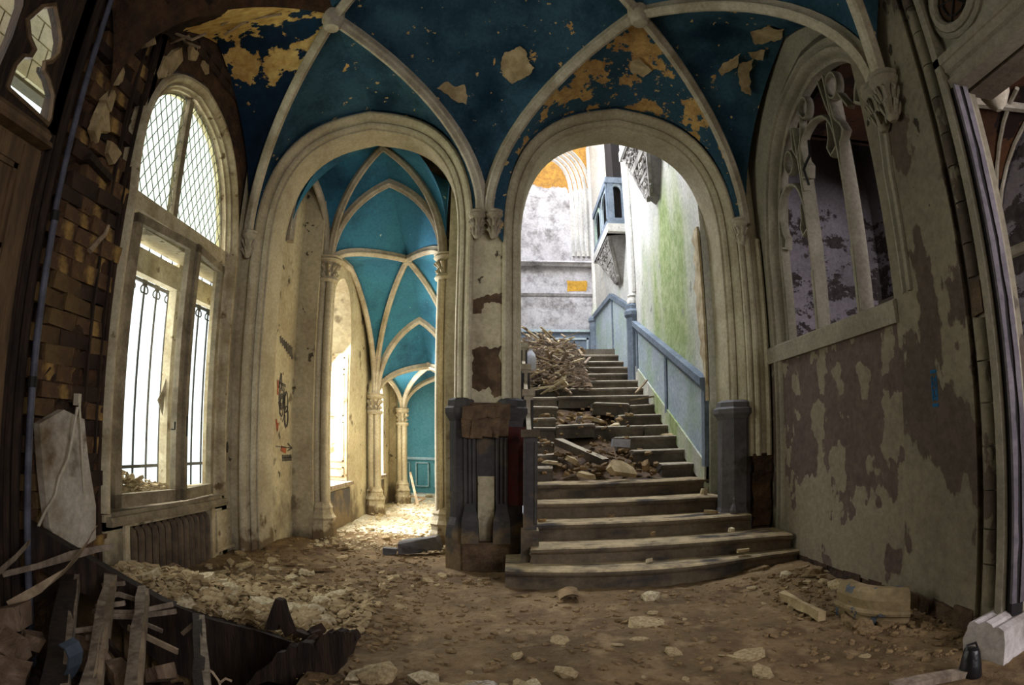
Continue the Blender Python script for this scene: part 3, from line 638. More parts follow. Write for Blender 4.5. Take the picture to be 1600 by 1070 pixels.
sw = empty('wall_stairwell', (1.95, 9, 0), 'white stairwell walls with green algae stain and pale blue wainscot', 'wall', kind='structure')
XW = 1.95
MB().span((XW, YBB, -.1), (XW + .25, 9.7, 9.6)).build('right_wall', M['stairwall'], sw)
MB().prism([(XW, 9.7, 0), (XW + .2, 9.7, 0), (2.0, 13, 0), (1.75, 13, 0)], (0, 0, 9.6)).build('far_right_wall', M['stairwall'], sw)
MB().span((-.45, YBB, -.1), (-.25, 13.2, 5.0)).span((-.45, YBB, 7.6), (-.25, 13.2, 9.6)).span((-.45, YBB, 5.0), (-.25, 7.4, 7.6)).span((-.45, 10.6, 5.0), (-.25, 13.2, 7.6)).build('left_wall', M['stairback'], sw)
MB().span((-.45, 13.0, 0), (2.2, 13.25, 9.6)).build('landing_wall', M['stairback'], sw, label='blotched white wall behind the stair landing')
MB().span((-.6, YBB, 4.9), (2.3, YBB + .2, 9.6)).build('front_wall', M['stairback'], sw)
# skirting follows the flight, wainscot above it
def slope_z(y): return 1.66 + (y - 5.83) * .355
def flight_z(y): return RIS * (1 + (y - Y1) / TRD)
x_at = lambda y: XW if y < 9.7 else XW - .2 * (y - 9.7) / 3.3
def ribbon(mb, ys, lo, hi, thick):
    for a, b in zip(ys, ys[1:]):
        q = [V((x_at(a), a, lo(a))), V((x_at(b), b, lo(b))), V((x_at(b), b, hi(b))), V((x_at(a), a, hi(a)))]
        mb.prism(q, (-thick, 0, 0))
    return mb
ys = [5.9, 9.4]
ribbon(MB(), ys, lambda y: flight_z(y) - .05, lambda y: slope_z(y), .03).build('wainscot', M['wainscot'], sw)
ribbon(MB(), ys, lambda y: flight_z(y) - .1, lambda y: flight_z(y) + .16, .05).build('skirting', M['stairwall'], sw)
ribbon(ribbon(MB(), ys, lambda y: slope_z(y) - .03, lambda y: slope_z(y) + .05, .09), ys, lambda y: slope_z(y) - .09, lambda y: slope_z(y) - .03, .05).build('wainscot_rail', M['wain_dark'], sw)
for y in (5.94, 7.5, 9.3): MB().span((XW - .05, y - .05, flight_z(y) + .1), (XW, y + .05, slope_z(y))).build('wainscot_stile', M['wain_dark'], sw)
zr = lambda y: min(3.25 + (y - 9.7) * .38, 3.78 - (y - 11.1) * .03)
ys2 = [9.75, 11.1, 12.95]
ribbon(MB(), ys2, lambda y: min(flight_z(y), 2.77) - .1, zr, .03).build('wainscot', M['wainscot'], sw)
ribbon(MB(), ys2, lambda y: zr(y) - .05, lambda y: zr(y) + .04, .08).build('wainscot_rail', M['wain_dark'], sw)
for y in (11.1, 12.8): MB().span((x_at(y) - .05, y - .04, 2.8), (x_at(y), y + .04, zr(y))).build('wainscot_stile', M['wain_dark'], sw)
MB().lathe((XW - .03, 9.55, 2.05), [(.12, 0), (.12, 1.0), (.15, 1.04), (.15, 1.1), (.12, 1.14), (.12, 1.2), (.09, 1.23)], 8, pi / 8).build('wainscot_post', M['wain_dark'], sw)
MB().lathe((1.74, 12.85, 2.75), [(.12, 0), (.12, .85), (.15, .88), (.15, .94), (.11, .98)], 8, pi / 8).build('wainscot_post', M['wain_dark'], sw)
cs_ = MB().lathe((XW - .03, 9.55, 3.28), [(.10, 0), (.10, .06), (.075, .1), (.09, .13), (.06, .17), (.06, 5.8)], 8)
cs_.tube([(XW - .02, 9.42, 3.45), (XW - .02, 9.42, 9)], .045, 8).build('corner_colonnette', M['stairwall'], sw, smooth=True)
MB().lathe((1.76, 12.85, 3.75), [(.10, 0), (.10, .06), (.06, .16), (.06, 4.0)], 8).build('corner_colonnette', M['stairwall'], sw, smooth=True)
bw = MB().span((-.25, 12.97, 2.77), (1.72, 13.0, 3.42)).build('landing_wainscot', M['wain_dark'], sw)
MB().span((-.25, 12.92, 3.42), (1.72, 13.0, 3.47)).build('landing_rail', M['wainscot'], sw)
q = MB()
for a, b in (((.35, 12.95, 3.26), (1.6, 12.98, 3.30)), ((1.56, 12.95, 2.8), (1.6, 12.98, 3.3)), ((.35, 12.95, 2.8), (.39, 12.98, 3.3))): q.span(a, b)
q.build('landing_panel', M['wainscot'], sw)
MB().sweep([V((-.25, 13, 4.95)), V((1.72, 13, 4.95))], [(0, 0), (0, -.16), (.03, -.17), (.06, -.12), (.10, -.1), (.1, 0)], (0, 1, 0)).build('wall_ledge', M['stairback'], sw)
MB().sweep([V((-.25, 13, 4.25)), V((1.72, 13, 4.25))], [(0, 0), (0, -.05), (.05, -.02), (.05, 0)], (0, 1, 0)).build('wall_ledge', M['stairback'], sw)
oc = MB(); ro = random.Random(4)
oc.prism([(1.18 + .42 * (a + ro.uniform(-.05, .05)), 12.995, 4.32 + .24 * (b + ro.uniform(-.08, .08))) for a, b in ((0, 0), (.5, .04), (1, 0), (1, .5), (.98, 1), (.5, .95), (0, 1), (.03, .5))], (0, .004, 0))
oc.build('ochre_patch', M['ochre'], sw, label='square ochre patch bare of whitewash')
for k in range(5):
    cx, w = .55, 1.18 - .11 * k
    MB().sweep([PY(h, z, 13.0) for h, z in arch(cx, w, 6.4, 7.95 - .1 * k, 10, foot=5.1)], [(0, 0), (.04, -.07 + .008 * k), (.09, 0)], (0, 1, 0), -1).build('wall_arch_rib', M['stairwall'], sw, smooth=True)
# oriel window box and carved corbels
orl = empty('oriel_window', (1.9, 10.4, 4.8), 'slate-blue framed oriel window box jutting from the stairwell wall', 'window', kind='structure')
OX, OY0, OY1, OZ0, OZ1 = 1.66, 9.85, 11.7, 4.78, 5.55
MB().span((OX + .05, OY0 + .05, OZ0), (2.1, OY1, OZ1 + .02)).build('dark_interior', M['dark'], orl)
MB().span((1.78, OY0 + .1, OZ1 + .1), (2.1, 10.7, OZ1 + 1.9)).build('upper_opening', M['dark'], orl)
of = MB()
for y in (OY0, (OY0 + OY1) / 2, OY1): of.span((OX - .02, y - .05, OZ0), (OX + .08, y + .05, OZ1))
for x in (OX, 1.93): of.span((x - .05, OY0 - .03, OZ0), (x + .05, OY0 + .06, OZ1))
for z in (OZ0, OZ1): of.span((OX - .05, OY0 - .06, z - .05), (1.98, OY1, z + .06))
of.build('oriel_frame', M['wain_dark'], orl)
for y0, y1 in ((OY0 + .05, 10.7), (10.85, OY1 - .05)):
    MB().sweep([PX(h, z, OX) for h, z in arch((y0 + y1) / 2, (y1 - y0) / 2 - .06, 5.2, 5.46, 6, foot=4.86)], [(0, -.02), (.08, -.02), (.08, .02), (0, .02)], (1, 0, 0)).build('pane_surround', M['wainscot'], orl)
MB().sweep([PY(h, z, OY0) for h, z in arch(1.79, .10, 5.25, 5.46, 6, foot=4.86)], [(0, -.02), (.06, -.02), (.06, .02), (0, .02)], (0, 1, 0), -1).build('pane_surround', M['wainscot'], orl)
MB().span((OX - .06, OY0 - .1, OZ0 - .2), (2.1, OY1 + .05, OZ0 - .06)).build('oriel_base', M['stairwall'], orl)
def carved(name, lab, y0, y1, zt, zb, yb, dep):
    c = empty(name, (XW, (y0 + y1) / 2, zt), lab, 'corbel', kind='structure')
    P = [V((XW, y0, zt)), V((XW, y1, zt)), V((XW, yb + .12, zb)), V((XW, yb - .12, zb))]
    F = [V((XW - dep, y0 + .1, zt)), V((XW - dep, y1 - .1, zt)), V((XW - .1, yb + .08, zb + .05)), V((XW - .1, yb - .08, zb + .05))]
    MB().add(P + F, [(4, 5, 6, 7), (0, 4, 7, 3), (1, 2, 6, 5), (2, 3, 7, 6), (0, 1, 5, 4)]).build('corbel_body', M['carved_dark'], c)
    n = (F[1] - F[0]).cross(F[2] - F[0]).normalized()
    if n.x > 0: n = -n
    def onf(u, v): return F[0].lerp(F[1], u).lerp(F[3].lerp(F[2], u), v)
    for (u0, v0), (u1, v1) in (((0, 0), (1, 0)), ((0, 0), (0, 1)), ((1, 0), (1, 1)), ((0, .38), (1, .38)), ((0, .42), (1, .42)), ((.0, .95), (1, .95)), ((.0, .70), (1, .70))):
        MB().bar(onf(u0, v0) + n * .01, onf(u1, v1) + n * .01, .05, .05, n).build('carved_band', M['carved'], c)
    rc = random.Random(5); lf = MB()
    for r_, v in enumerate((.1, .2, .29, .5, .6, .78, .87)):
        for k in range(9):
            u = .06 + .88 * k / 8; p = onf(u, v) + n * .012; a = rc.uniform(0, 6); t = (F[1] - F[0]).normalized(); b = n.cross(t)
            lf.tube([p + (t * cos(a + .9 * j) + b * sin(a + .9 * j)) * .055 * (1 - .14 * j) for j in range(6)], [.022, .03, .026, .02, .016, .01], 5)
    lf.build('carved_foliage', M['carved'], c, smooth=True)
    for f in (F[0], F[1]): MB().bar(V((XW, f.y, f.z + .06)), f + V((-.03, 0, .06)), .1, .12).build('corbel_cornice', M['stairwall'], c)
    MB().span((XW - dep - .05, y0 - .03, zt), (XW, y1 + .03, zt + .16)).build('corbel_top', M['stairwall'], c)
carved('carved_corbel', 'large carved foliage corbel high on the algae-stained wall', 6.75, 8.6, 5.35, 4.25, 7.55, .24)
carved('carved_corbel', 'carved foliage corbel under the slate-blue oriel window', 9.9, 11.6, 4.58, 3.8, 10.4, .30)
# torn plaster edge at the foot of the stair wall
tr = MB(); rt = random.Random(8)
zz = [1.5 + .1 * k for k in range(19)]
tr.prism([(XW - .01, 5.86, z) for z in zz] + [(XW - .01, 6.02 + rt.uniform(-.05, .07) + .06 * sin(z * 3), z) for z in reversed(zz)], (-.025, 0, 0))
tr.build('torn_plaster_edge', M['chip_light'], sw)
# stepped balustrade posts on the open left side of the flight
bal = empty('balustrade', (.12, 5.0, 0), 'stepped panelled stone balustrade along the left of the stairs', 'balustrade', kind='structure')
for k, (y, zt, w) in enumerate(((4.98, 1.24, .105), (5.95, 1.64, .08), (7.1, 2.02, .075), (8.3, 2.45, .075))):
    zb = .12 if k == 0 else flight_z(y) - .1; x = .145 if k == 0 else .155
    p = MB().span((x - w / 2, y - .06, zb), (x + w / 2, y + .06, zt - .06)).build('balustrade_post', M['dark_stone'] if k == 0 else M['rib'], bal)
    for sx in (-1, 1): MB().tube([(x + sx * w * .42, y - .065, zb + .35 * (k == 0)), (x + sx * w * .42, y - .065, zt - .1)], .013, 6).build('edge_roll', M['dark_stone'], p, smooth=True)
    MB().span((x - w / 2 - .02, y - .09, zt - .06), (x + w / 2 + .02, y + .09, zt)).build('post_cap', M['rib'] if k else M['stone_step'], p)
    if k == 0: MB().span((x - .07, y - .09, zb - .15), (x + .07, y + .1, .42)).build('post_base', M['stone_step'], p)
for a, b, z0, z1 in ((5.05, 5.9, .5, 1.5), (6.0, 7.05, .9, 1.9), (7.15, 8.25, 1.3, 2.3)):
    MB().prism([(.13, a, flight_z(a) - .1), (.13, b, flight_z(b) - .1), (.13, b, z1 - .08), (.13, a, z1 - .45)], (.04, 0, 0)).build('balustrade_panel', M['rib'], bal)

# ---- right wall with the blind tracery window
wr = empty('wall_right', (XR, 4, 0), 'olive plastered right wall with large peeled patches under a tracery window', 'wall', kind='structure')
T_ = .22
MB().span((XR, 3.23, .11), (XR + T_, YB, 1.79)).build('panel', M['rightwall'], wr)
bb = random.Random(21)
for k in range(9):
    MB().box((XR + .10, 3.36 + .25 * k, .04), (.2, .235, .16), jit=.012, rng=bb).build('brick', M['brick_dark'], wr)
MB().span((XR + .03, 2.3, -.1), (XR + T_, YB, .1)).build('footing', M['mortar'], wr)
SPC, SPW = 4.09, .89
o_pts = arch(SPC, 1.05, 2.75, 4.22, 14, skew=-.2); i_pts = arch(SPC, SPW, 2.75, 3.96, 14, skew=-.2)
spandrel(MB().span((XR, SPC + 1.05, 1.79), (XR + T_, YB, 4.95)), o_pts, 4.95, PX, XR, XR + T_).build('spandrel', M['trac'], wr)
tp_ = [(SPC - SPW, 1.95)] + i_pts + [(SPC + SPW, .2)]
TPROF = [(0, .13), (0, .05), (.02, .035), (.05, .05), (.06, .01), (.075, -.02), (.10, -.03), (.12, -.01), (.13, .0), (.15, -.035), (.18, -.035), (.185, .13)]
MB().sweep([PX(h, z, XR) for h, z in tp_], TPROF, (1, 0, 0)).build('arch_moulding', M['trac'], wr, smooth=True)
MB().sweep([V((XR, 5.3, 1.86)), V((XR, 3.20, 1.86))], [(-.075, 0), (.075, 0), (.075, -.035), (-.06, -.045), (-.075, -.03)], (1, 0, 0)).build('sill_band', M['trac'], wr)
MUL = [(-.032, .02), (-.016, -.012), (-.009, -.032), (.009, -.032), (.016, -.012), (.032, .02), (.032, .085), (-.032, .085)]
TR2 = [(-.024, .0), (-.011, -.026), (.011, -.026), (.024, .0), (.024, .04), (-.024, .04)]
def bars(name, pts, prof=MUL, s=1.0, mt=None):
    if s != 1.0: prof, s = TR2, s * 1.15
    return MB().sweep([PX(h, z, XR + .06) for h, z in pts], [(a * s, b) for a, b in prof], (1, 0, 0)).build(name, mt or M['trac'], tracery, smooth=True)
tracery = empty('window_tracery', (XR, 4.1, 1.95), 'stone tracery of three lights and small round eyes in the right wall arch', 'tracery', kind='structure')
Ys = [4.97, 4.39, 3.73, 3.22]
for y, zt in ((4.39, 3.72), (3.73, 3.86)):
    bars('mullion', [(y, 1.93), (y - .03, zt)])
    MB().lathe((XR + .06, y, 1.93), [(.038, 0), (.038, .5), (.02, .56)], 4, pi / 4).build('mullion_foot', M['trac'], tracery)
bars('mullion', [(4.93, 1.93), (4.93, 2.9)], s=.8)
for a, b, zs, za in ((4.96, 4.37, 2.78, 3.30), (4.37, 3.70, 3.22, 3.62)):
    c = (a + b) / 2; w = (a - b) / 2
    bars('light_head', [(c - w + w * .06, zs - .1)] + arch(c, w * .94, zs, za, 7) + [(c + w - w * .06, zs - .1)], s=.75)
    for sg in (-1, 1):                         # cusps
        bars('cusp', [(c + sg * w * .92, zs + .02), (c + sg * w * .62, zs - .01), (c + sg * w * .52, zs + .07), (c + sg * w * .66, zs + .13), (c + sg * w * .72, zs + .26)], s=.5)
for sg, y0, z0 in ((-1, 3.71, 3.30), (1, 3.23, 3.42)):   # the open right light keeps only two cusps
    bars('cusp', [(y0, z0 - .25), (y0 + sg * .05, z0 - .06), (y0 + sg * .13, z0), (y0 + sg * .10, z0 + .07), (y0 + sg * .03, z0 + .16), (y0 + sg * .01, z0 + .36)], s=.7)
for y, z, r in ((4.56, 3.48, .085), (4.12, 3.80, .075), (3.62, 3.72, .085)):
    bars('eye_ring', [(y + r * cos(2 * pi * k / 16), z + r * 1.25 * sin(2 * pi * k / 16)) for k in range(17)], s=.55)
for pts in ([(4.36, 3.45), (4.24, 3.62), (4.18, 3.85)], [(3.70, 3.42), (3.76, 3.62), (3.80, 3.86)], [(4.36, 3.4), (4.44, 3.55), (4.40, 3.75)], [(3.46, 3.44), (3.55, 3.6)]):
    bars('tracery_branch', pts, s=.6)
MB().tube([(XR + .05, 4.15, 3.5), (XR + .02, 4.12, 3.35), (XR - .02, 4.2, 3.25), (XR + .02, 4.22, 3.12)], .012, 6).build('bent_iron', M['iron'], tracery)
# pier right of the window
wp = empty('wall_right_pier', (XR, 2.8, 0), 'grey plastered pier at the right edge with an engaged roll column', 'wall', kind='structure')
MB().span((XR - .015, 2.57, .13), (XR + .2, 3.225, 4.95)).build('pier_face', M['rightpier'], wp)
MB().span((XR + .02, 2.375, .13), (XR + .2, 2.58, 4.95)).build('pier_recess', M['rightpier'], wp)
MB().span((XR - .02, 2.372, .16), (XR + .16, 2.42, 4.95)).build('pier_arris', M['trac'], wp)
rz = random.Random(6); z = .2
while z < 4.6:
    h = rz.uniform(.16, .24)
    if rz.random() < .75 or z < 1.6:
        MB().tube([(XR + .03, 2.50, z), (XR + .03, 2.50, z + h - .008)], .047 + rz.uniform(-.003, .003), 12).build('roll_drum', M['rightpier'], wp, smooth=True)
    else:
        MB().box((XR + .04, 2.50, z + h / 2), (.07, .07, h * .9), jit=.016, rng=rz).build('broken_drum', M['rough_stone'], wp)
    z += h
jm = MB()
for x0, x1, nm in ((XR + .0, XR + .026, 0), (XR + .064, XR + .094, 1)):
    e = random.Random(nm + 30); pts = [(x0, z_) for z_ in [.2 + .1 * k for k in range(28)]]
    left = [V((x0 + (e.uniform(-.008, .0) if nm else 0), 2.32, .25 + .1 * k)) for k in range(28)]
    right = [V((x1 + (0 if nm else e.uniform(0, .012)), 2.32, .25 + .1 * k)) for k in range(28)]
    MB().prism(left + right[::-1], (0, .016, 0)).build('jamb_strip', M['jamb_white'], wp)
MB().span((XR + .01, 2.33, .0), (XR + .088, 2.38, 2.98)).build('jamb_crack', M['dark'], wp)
bp_ = MB(); rb = random.Random(2)
for k in range(8): bp_.box((XR + .06, 2.4 + .12 * k, .06), (.2, .125, .17), jit=.025, rng=rb)
bp_.build('broken_footing', M['rough_stone'], wp)
# transom beam of the next opening and its upper tracery
tb = empty('trim_1', (XR, 1.2, 3.0), 'moulded transom beam crossing the upper right corner', 'beam', kind='structure')
MB().sweep([V((XR, 2.42, 3.04)), V((XR, -.6, 3.04))], [(.10, .12), (.10, -.02), (.05, -.02), (.045, -.01), (.02, .0), (.0, -.0), (-.015, .02), (-.04, .02), (-.05, .0), (-.10, .01), (-.10, .12)], (1, 0, 0), -1).build('beam_moulding', M['trac'], tb)
MB().span((XR + .05, -.6, 3.1), (XR + .2, 2.42, 4.9)).build('upper_wall', M['trac'], tb)
for y, z, r in ((2.16, 3.42, .17), (1.86, 3.62, .20), (2.2, 3.85, .2)):
    MB().tube([(XR + .03, y + r * cos(2 * pi * k / 20), z + r * sin(2 * pi * k / 20)) for k in range(21)], .03, 8).build('eye_ring', M['trac'], tb, smooth=True)
    MB().tube([(XR + .045, y + r * 1.25 * cos(2 * pi * k / 20), z + r * 1.25 * sin(2 * pi * k / 20)) for k in range(21)], .022, 8).build('eye_ring', M['trac'], tb, smooth=True)
    MB().prism([(XR + .048, y + r * cos(2 * pi * k / 20), z + r * sin(2 * pi * k / 20)) for k in range(20)], (-.004, 0, 0)).build('eye_void', M['brownceil'], tb)
    ib = MB()
    for k in range(5):
        a = k * 1.26 + r * 9; ib.tube([(XR + .035, y, z), (XR + .035, y + r * cos(a), z + r * sin(a))], .006, 5)
    ib.tube([(XR + .035, y + r * .6 * cos(2 * pi * k / 10), z + r * .6 * sin(2 * pi * k / 10)) for k in range(11)], .006, 5)
    ib.build('iron_bar', M['iron'], tb)
# blue painted tag on the pier: a narrow upright strip of letter-like strokes
bg_ = MB(); GX2 = XR - .018
def st2(pts, w): stroke(bg_, pts, w, GX2, .003)
for (z0, z1) in ((1.43, 1.46), (1.24, 1.27)):
    st2([(2.87, (z0 + z1) / 2), (2.925, (z0 + z1) / 2)], .02)
st2([(2.877, 1.28), (2.877, 1.42)], .010); st2([(2.918, 1.28), (2.918, 1.42)], .010)
st2([(2.91, 1.41), (2.885, 1.40), (2.91, 1.375), (2.885, 1.36)], .010)
st2([(2.898 + .014 * cos(k), 1.325 + .02 * sin(k)) for k in (0, 1, 2, 3, 4, 5, 6.28)], .008); st2([(2.885, 1.29), (2.91, 1.295)], .012)
tag(bg_.build('blue_graffiti', M['graf_blue']), 'narrow upright blue spray-painted tag on the right pier', 'graffiti')
# floor-level and far walls of the right room
rr = empty('wall_right_room', (5, 3, 0), 'dim lilac walls of the neighbouring room seen through the right openings', 'wall', kind='structure')
MB().span((4.9, -2.5, -.1), (5.1, 7.2, 5.4)).build('far_wall', M['lilac'], rr)
MB().span((2.6, 6.9, -.1), (5.1, 7.1, 5.4)).build('end_wall', M['lilac'], rr)
MB().span((2.5, 5.4, -.1), (2.7, 7.0, 5)).build('side_wall', M['lilac'], rr)
MB().tube([(4.88, y, 2.75) for y in (-.5, 3, 6.9)], .06, 8).build('cornice_roll', M['rib'], rr, smooth=True)
rc_ = empty('ceiling_right_room', (4, 3, 3.8), 'rusty brown vault with pale branching ribs in the neighbouring room', 'ceiling', kind='structure')
MB().span((2.62, -2.5, 3.97), (5.2, 4.9, 4.1)).span((2.5, 4.9, 5.3), (5.2, 7.2, 5.45)).span((2.5, 4.85, 3.97), (5.2, 4.95, 5.4)).build('vault_panel', M['brownceil'], rc_)
def fan(cx, cy, zt, spread, n, a0, a1, z0):
    for k in range(n):
        a = radians(a0 + (a1 - a0) * k / (n - 1)); d = V((cos(a), sin(a), 0))
        MB().tube([V((cx, cy, z0)) + d * spread * (1 - cos(t)) + V((0, 0, (zt - z0) * sin(t))) for t in [pi / 2 * j / 8 for j in range(9)]], .022, 6).build('fan_rib', M['rib'], rc_, smooth=True)
def conoid(cx, cy, zt, spread, a0, a1, z0):
    MB().grid(lambda u, v: V((cx, cy, z0 + .02)) + V((cos(radians(a0 + (a1 - a0) * u)), sin(radians(a0 + (a1 - a0) * u)), 0)) * spread * .97 * (1 - cos(pi / 2 * v)) + V((0, 0, (zt - z0) * sin(pi / 2 * v))), 24, 10).build('fan_web', M['brownceil'], rc_, smooth=True)
for f_ in ((3.05, 2.62, 3.95, .6, 16, 0, 338, 3.36), (4.88, 4.6, 3.95, 1.2, 10, 95, 265, 2.7), (4.88, 1.6, 3.95, 1.2, 10, 95, 265, 2.7)):
    fan(*f_); conoid(*f_[:4], *f_[5:])
MB().lathe((3.05, 2.62, 3.16), [(.02, -.12), (.06, -.08), (.1, 0), (.12, .1), (.11, .16), (.13, .2), (.09, .26)], 10).build('pendant', M['rib'], rc_, smooth=True)
for p, q in (((2.7, 3.6), (3.3, 3.3)), ((3.3, 3.3), (3.75, 2.9)), ((3.3, 3.3), (3.7, 3.8)), ((3.7, 3.8), (4.5, 3.7)), ((2.75, 2.9), (3.3, 3.3)), ((3.7, 3.8), (3.6, 4.5))):
    MB().bar((p[0] + .3, p[1], 3.93), (q[0] + .3, q[1], 3.93), .06, .1).build('lierne_rib', M['rib'], rc_)

# ---- left wall: door, pipe, bare brick pier, window, radiator
from mathutils.geometry import tessellate_polygon
def holed(mb, outer, holes, put, d0, d1):
    loops = [outer] + holes
    flat = [p for l in loops for p in l]
    tris = tessellate_polygon([[V((h, z, 0)) for h, z in l] for l in loops]); n = len(flat)
    mb_v = [put(h, z, d0) for h, z in flat] + [put(h, z, d1) for h, z in flat]
    fs = [tuple(t) for t in tris] + [tuple(n + i for i in reversed(t)) for t in tris]; o = 0
    for l in loops:
        k = len(l); fs += [(o + i, o + (i + 1) % k, n + o + (i + 1) % k, n + o + i) for i in range(k)]; o += k
    return mb.add(mb_v, fs)
wl = empty('wall_left', (XL, 4, 0), 'left wall with a ruined brick pier beside the tall pointed window', 'wall', kind='structure')
WC, WW = 4.325, .905
MB().span((XL - .13, 5.20, -.1), (XL, 5.50, 4.95)).build('wall_strip', M['plaster'], wl)
MB().prism([(XL - .12, 5.20, .4), (XL - .12, 5.4, .4), (XL - .42, 6.1, .4), (XL - .42, 5.98, .4)], (0, 0, 3.4)).build('splayed_reveal', M['plaster'], wl)
lo = MB().span((XL - .4, 3.42, -.1), (XL, 3.65, .50)).span((XL - .4, 5.0, -.1), (XL, 5.3, .50)).span((XL - .4, 3.6, -.1), (XL - .17, 5.05, .50)).span((XL - .4, 3.42, .44), (XL, 5.25, .55))
lo.build('window_breast', M['plaster'], wl)
win_o = arch(WC, WW, 2.75, 4.05, 14, skew=-.2); win_i = arch(WC, .79, 2.75, 3.90, 14, skew=-.2)
spandrel(MB(), win_o, 4.95, PX, XL, XL - .14).build('spandrel', M['mortar'], wl)
MB().grid(lambda u, v: V((XL - .05 + .05 * noise.noise((u * 5, v * 22, 0)) + .03 * noise.noise((u * 16, v * 70, 3)) - .06 * (v > .55), 2.72 + .74 * u, -.4 + 5.35 * v)), 16, 110).span((XL - .13, 2.55, -.4), (XL - .11, 3.44, 4.95)).span((XL - .40, 3.22, -.4), (XL - .12, 3.44, 4.95)).build('brick_pier_core', M['mortar'], wl)
MB().span((XL - .30, 3.38, .0), (XL - .02, 3.44, 4.6)).build('pier_return', M['brick_dark'], wl)
rbk = random.Random(5)
protos = []
for k in range(5):
    mb = MB().box((0, 0, 0), (.12, .205, .068), jit=.008, rng=rbk); me = mb.build('brick', None); protos.append(me.data); bpy.data.objects.remove(me)
def brick_obj(loc, m, sc=(1, 1, 1), rot=(0, 0, 0), parent=None, name='brick'):
    o = bpy.data.objects.new(name, rbk.choice(protos)); COL.objects.link(o)
    if not o.data.materials: o.data.materials.append(M['brick'])
    o.material_slots[0].link = 'OBJECT'; o.material_slots[0].material = m
    o.scale = sc; o.rotation_euler = rot
    o.location = V(loc) - (V(parent['_base']) if parent is not None else V())
    if parent is not None: o.parent = parent
    return o
z, row = .16, 0
while z < 4.3:
    off = 0 if row % 2 else -.13
    for k in range(4):
        y = 2.93 + off + .262 * k
        if y > 3.40 or y < 2.78: continue
        if rbk.random() < (.06 if z < 2.6 else .25): continue
        m = M['brick_yellow'] if (z < 2.0 and rbk.random() < .4) else (M['brick_dark'] if rbk.random() < .4 + .2 * (z > 2.8) else M['brick'])
        brick_obj((XL - .075 + rbk.uniform(-.02, .01) - .02 * (z > 2.6), y, z), m, sc=(1, 1.27, 1.45), rot=(rbk.uniform(-.02, .02), rbk.uniform(-.04, .04), rbk.uniform(-.04, .04)), parent=wl)
    z += .106; row += 1
for k in range(12):                         # bricks still showing over the window head
    y = 3.5 + .22 * (k % 6); z_ = 4.25 + .085 * (k // 6)
    brick_obj((XL - .03, y, z_), M['brick_dark'], parent=wl)
lp_ = MB(); rl = random.Random(9)
for (x, y, s) in ((160, 185, .13), (175, 240, .1), (150, 200, .12), (185, 120, .09), (270, 95, .16), (300, 80, .14), (255, 110, .12), (170, 160, .12), (232, 60, .10), (320, 100, .1)):
    lp_.shard(at_x(x, y, XL + .0), s, .05, rl, Euler((rl.uniform(-.4, .4), pi / 2 + rl.uniform(-.2, .2), 0)))
lp_.build('clinging_plaster_lump', M['chip'], wl)
for y0, w in ((3.20, .016), (3.33, .012)): MB().bar((XL - .02, y0, .9), (XL - .03, y0 + .02, 4.2), w, .03).build('wall_batten', M['wood_dark'], wl)
MB().bar((XL - .0, 2.88, 2.78), (XL + .0, 3.14, 2.73), .05, .045).build('embedded_timber', M['wood_dark'], wl)
pn = MB().span((XL - .01, 5.06, .08), (XL + .02, 5.36, .42)).build('cover_panel', M['frame'], wl)
MB().span((XL - .01, 5.03, .05), (XL + .035, 5.39, .08)).build('cover_panel_ledge', M['frame'], wl)
MB().sweep([V((XL, 3.44, .50)), V((XL, 5.24, .50))], [(-.03, .1), (-.03, -.04), (0, -.055), (.03, -.05), (.035, .1)], (-1, 0, 0)).build('sill_ledge', M['sash'], wl)
for y in (3.66, 4.99): MB().span((XL - .05, y - .03, -.05), (XL + .02, y + .03, .46)).build('niche_jamb', M['frame'], wl)

w1 = empty('window_1', (XL, WC, .55), 'tall pointed window with leaded lights above grimy open casements', 'window', kind='structure')
fp = [(WC - .79, .56)] + win_i + [(WC + .79, .56)]
MB().sweep([PX(h, z, XL) for h, z in fp], [(-.03, .15), (-.03, .11), (0, .10), (0, .06), (.02, .05), (.03, .02), (.05, .035), (.06, .0), (.085, -.03), (.11, -.03), (.125, -.005), (.13, .15)], (-1, 0, 0), -1).build('window_frame', M['frame'], w1, smooth=True)
XG = XL - .10
MB().span((XG - .05, WC - .78, 2.70), (XG + .05, WC + .78, 2.82)).build('transom', M['frame'], w1)
MB().bar((XG, 4.14, 2.82), (XG, 4.07, 3.87), .07, .07, (0, 1, 0)).build('upper_mullion', M['sash'], w1)
def inside(y, z, side):
    if z < 2.84: return False
    ym = 4.14 - .07 * (z - 2.82)
    t = None
    lo_y = hi_y = None
    for (h0, z0), (h1, z1) in zip(win_i, win_i[1:]):
        if (z0 - z) * (z1 - z) <= 0 and z0 != z1:
            h = h0 + (h1 - h0) * (z - z0) / (z1 - z0)
            lo_y = h if lo_y is None else min(lo_y, h); hi_y = h if hi_y is None else max(hi_y, h)
    if lo_y is None: return False
    return (lo_y + .03 < y < ym - .035) if side < 0 else (ym + .035 < y < hi_y - .03)
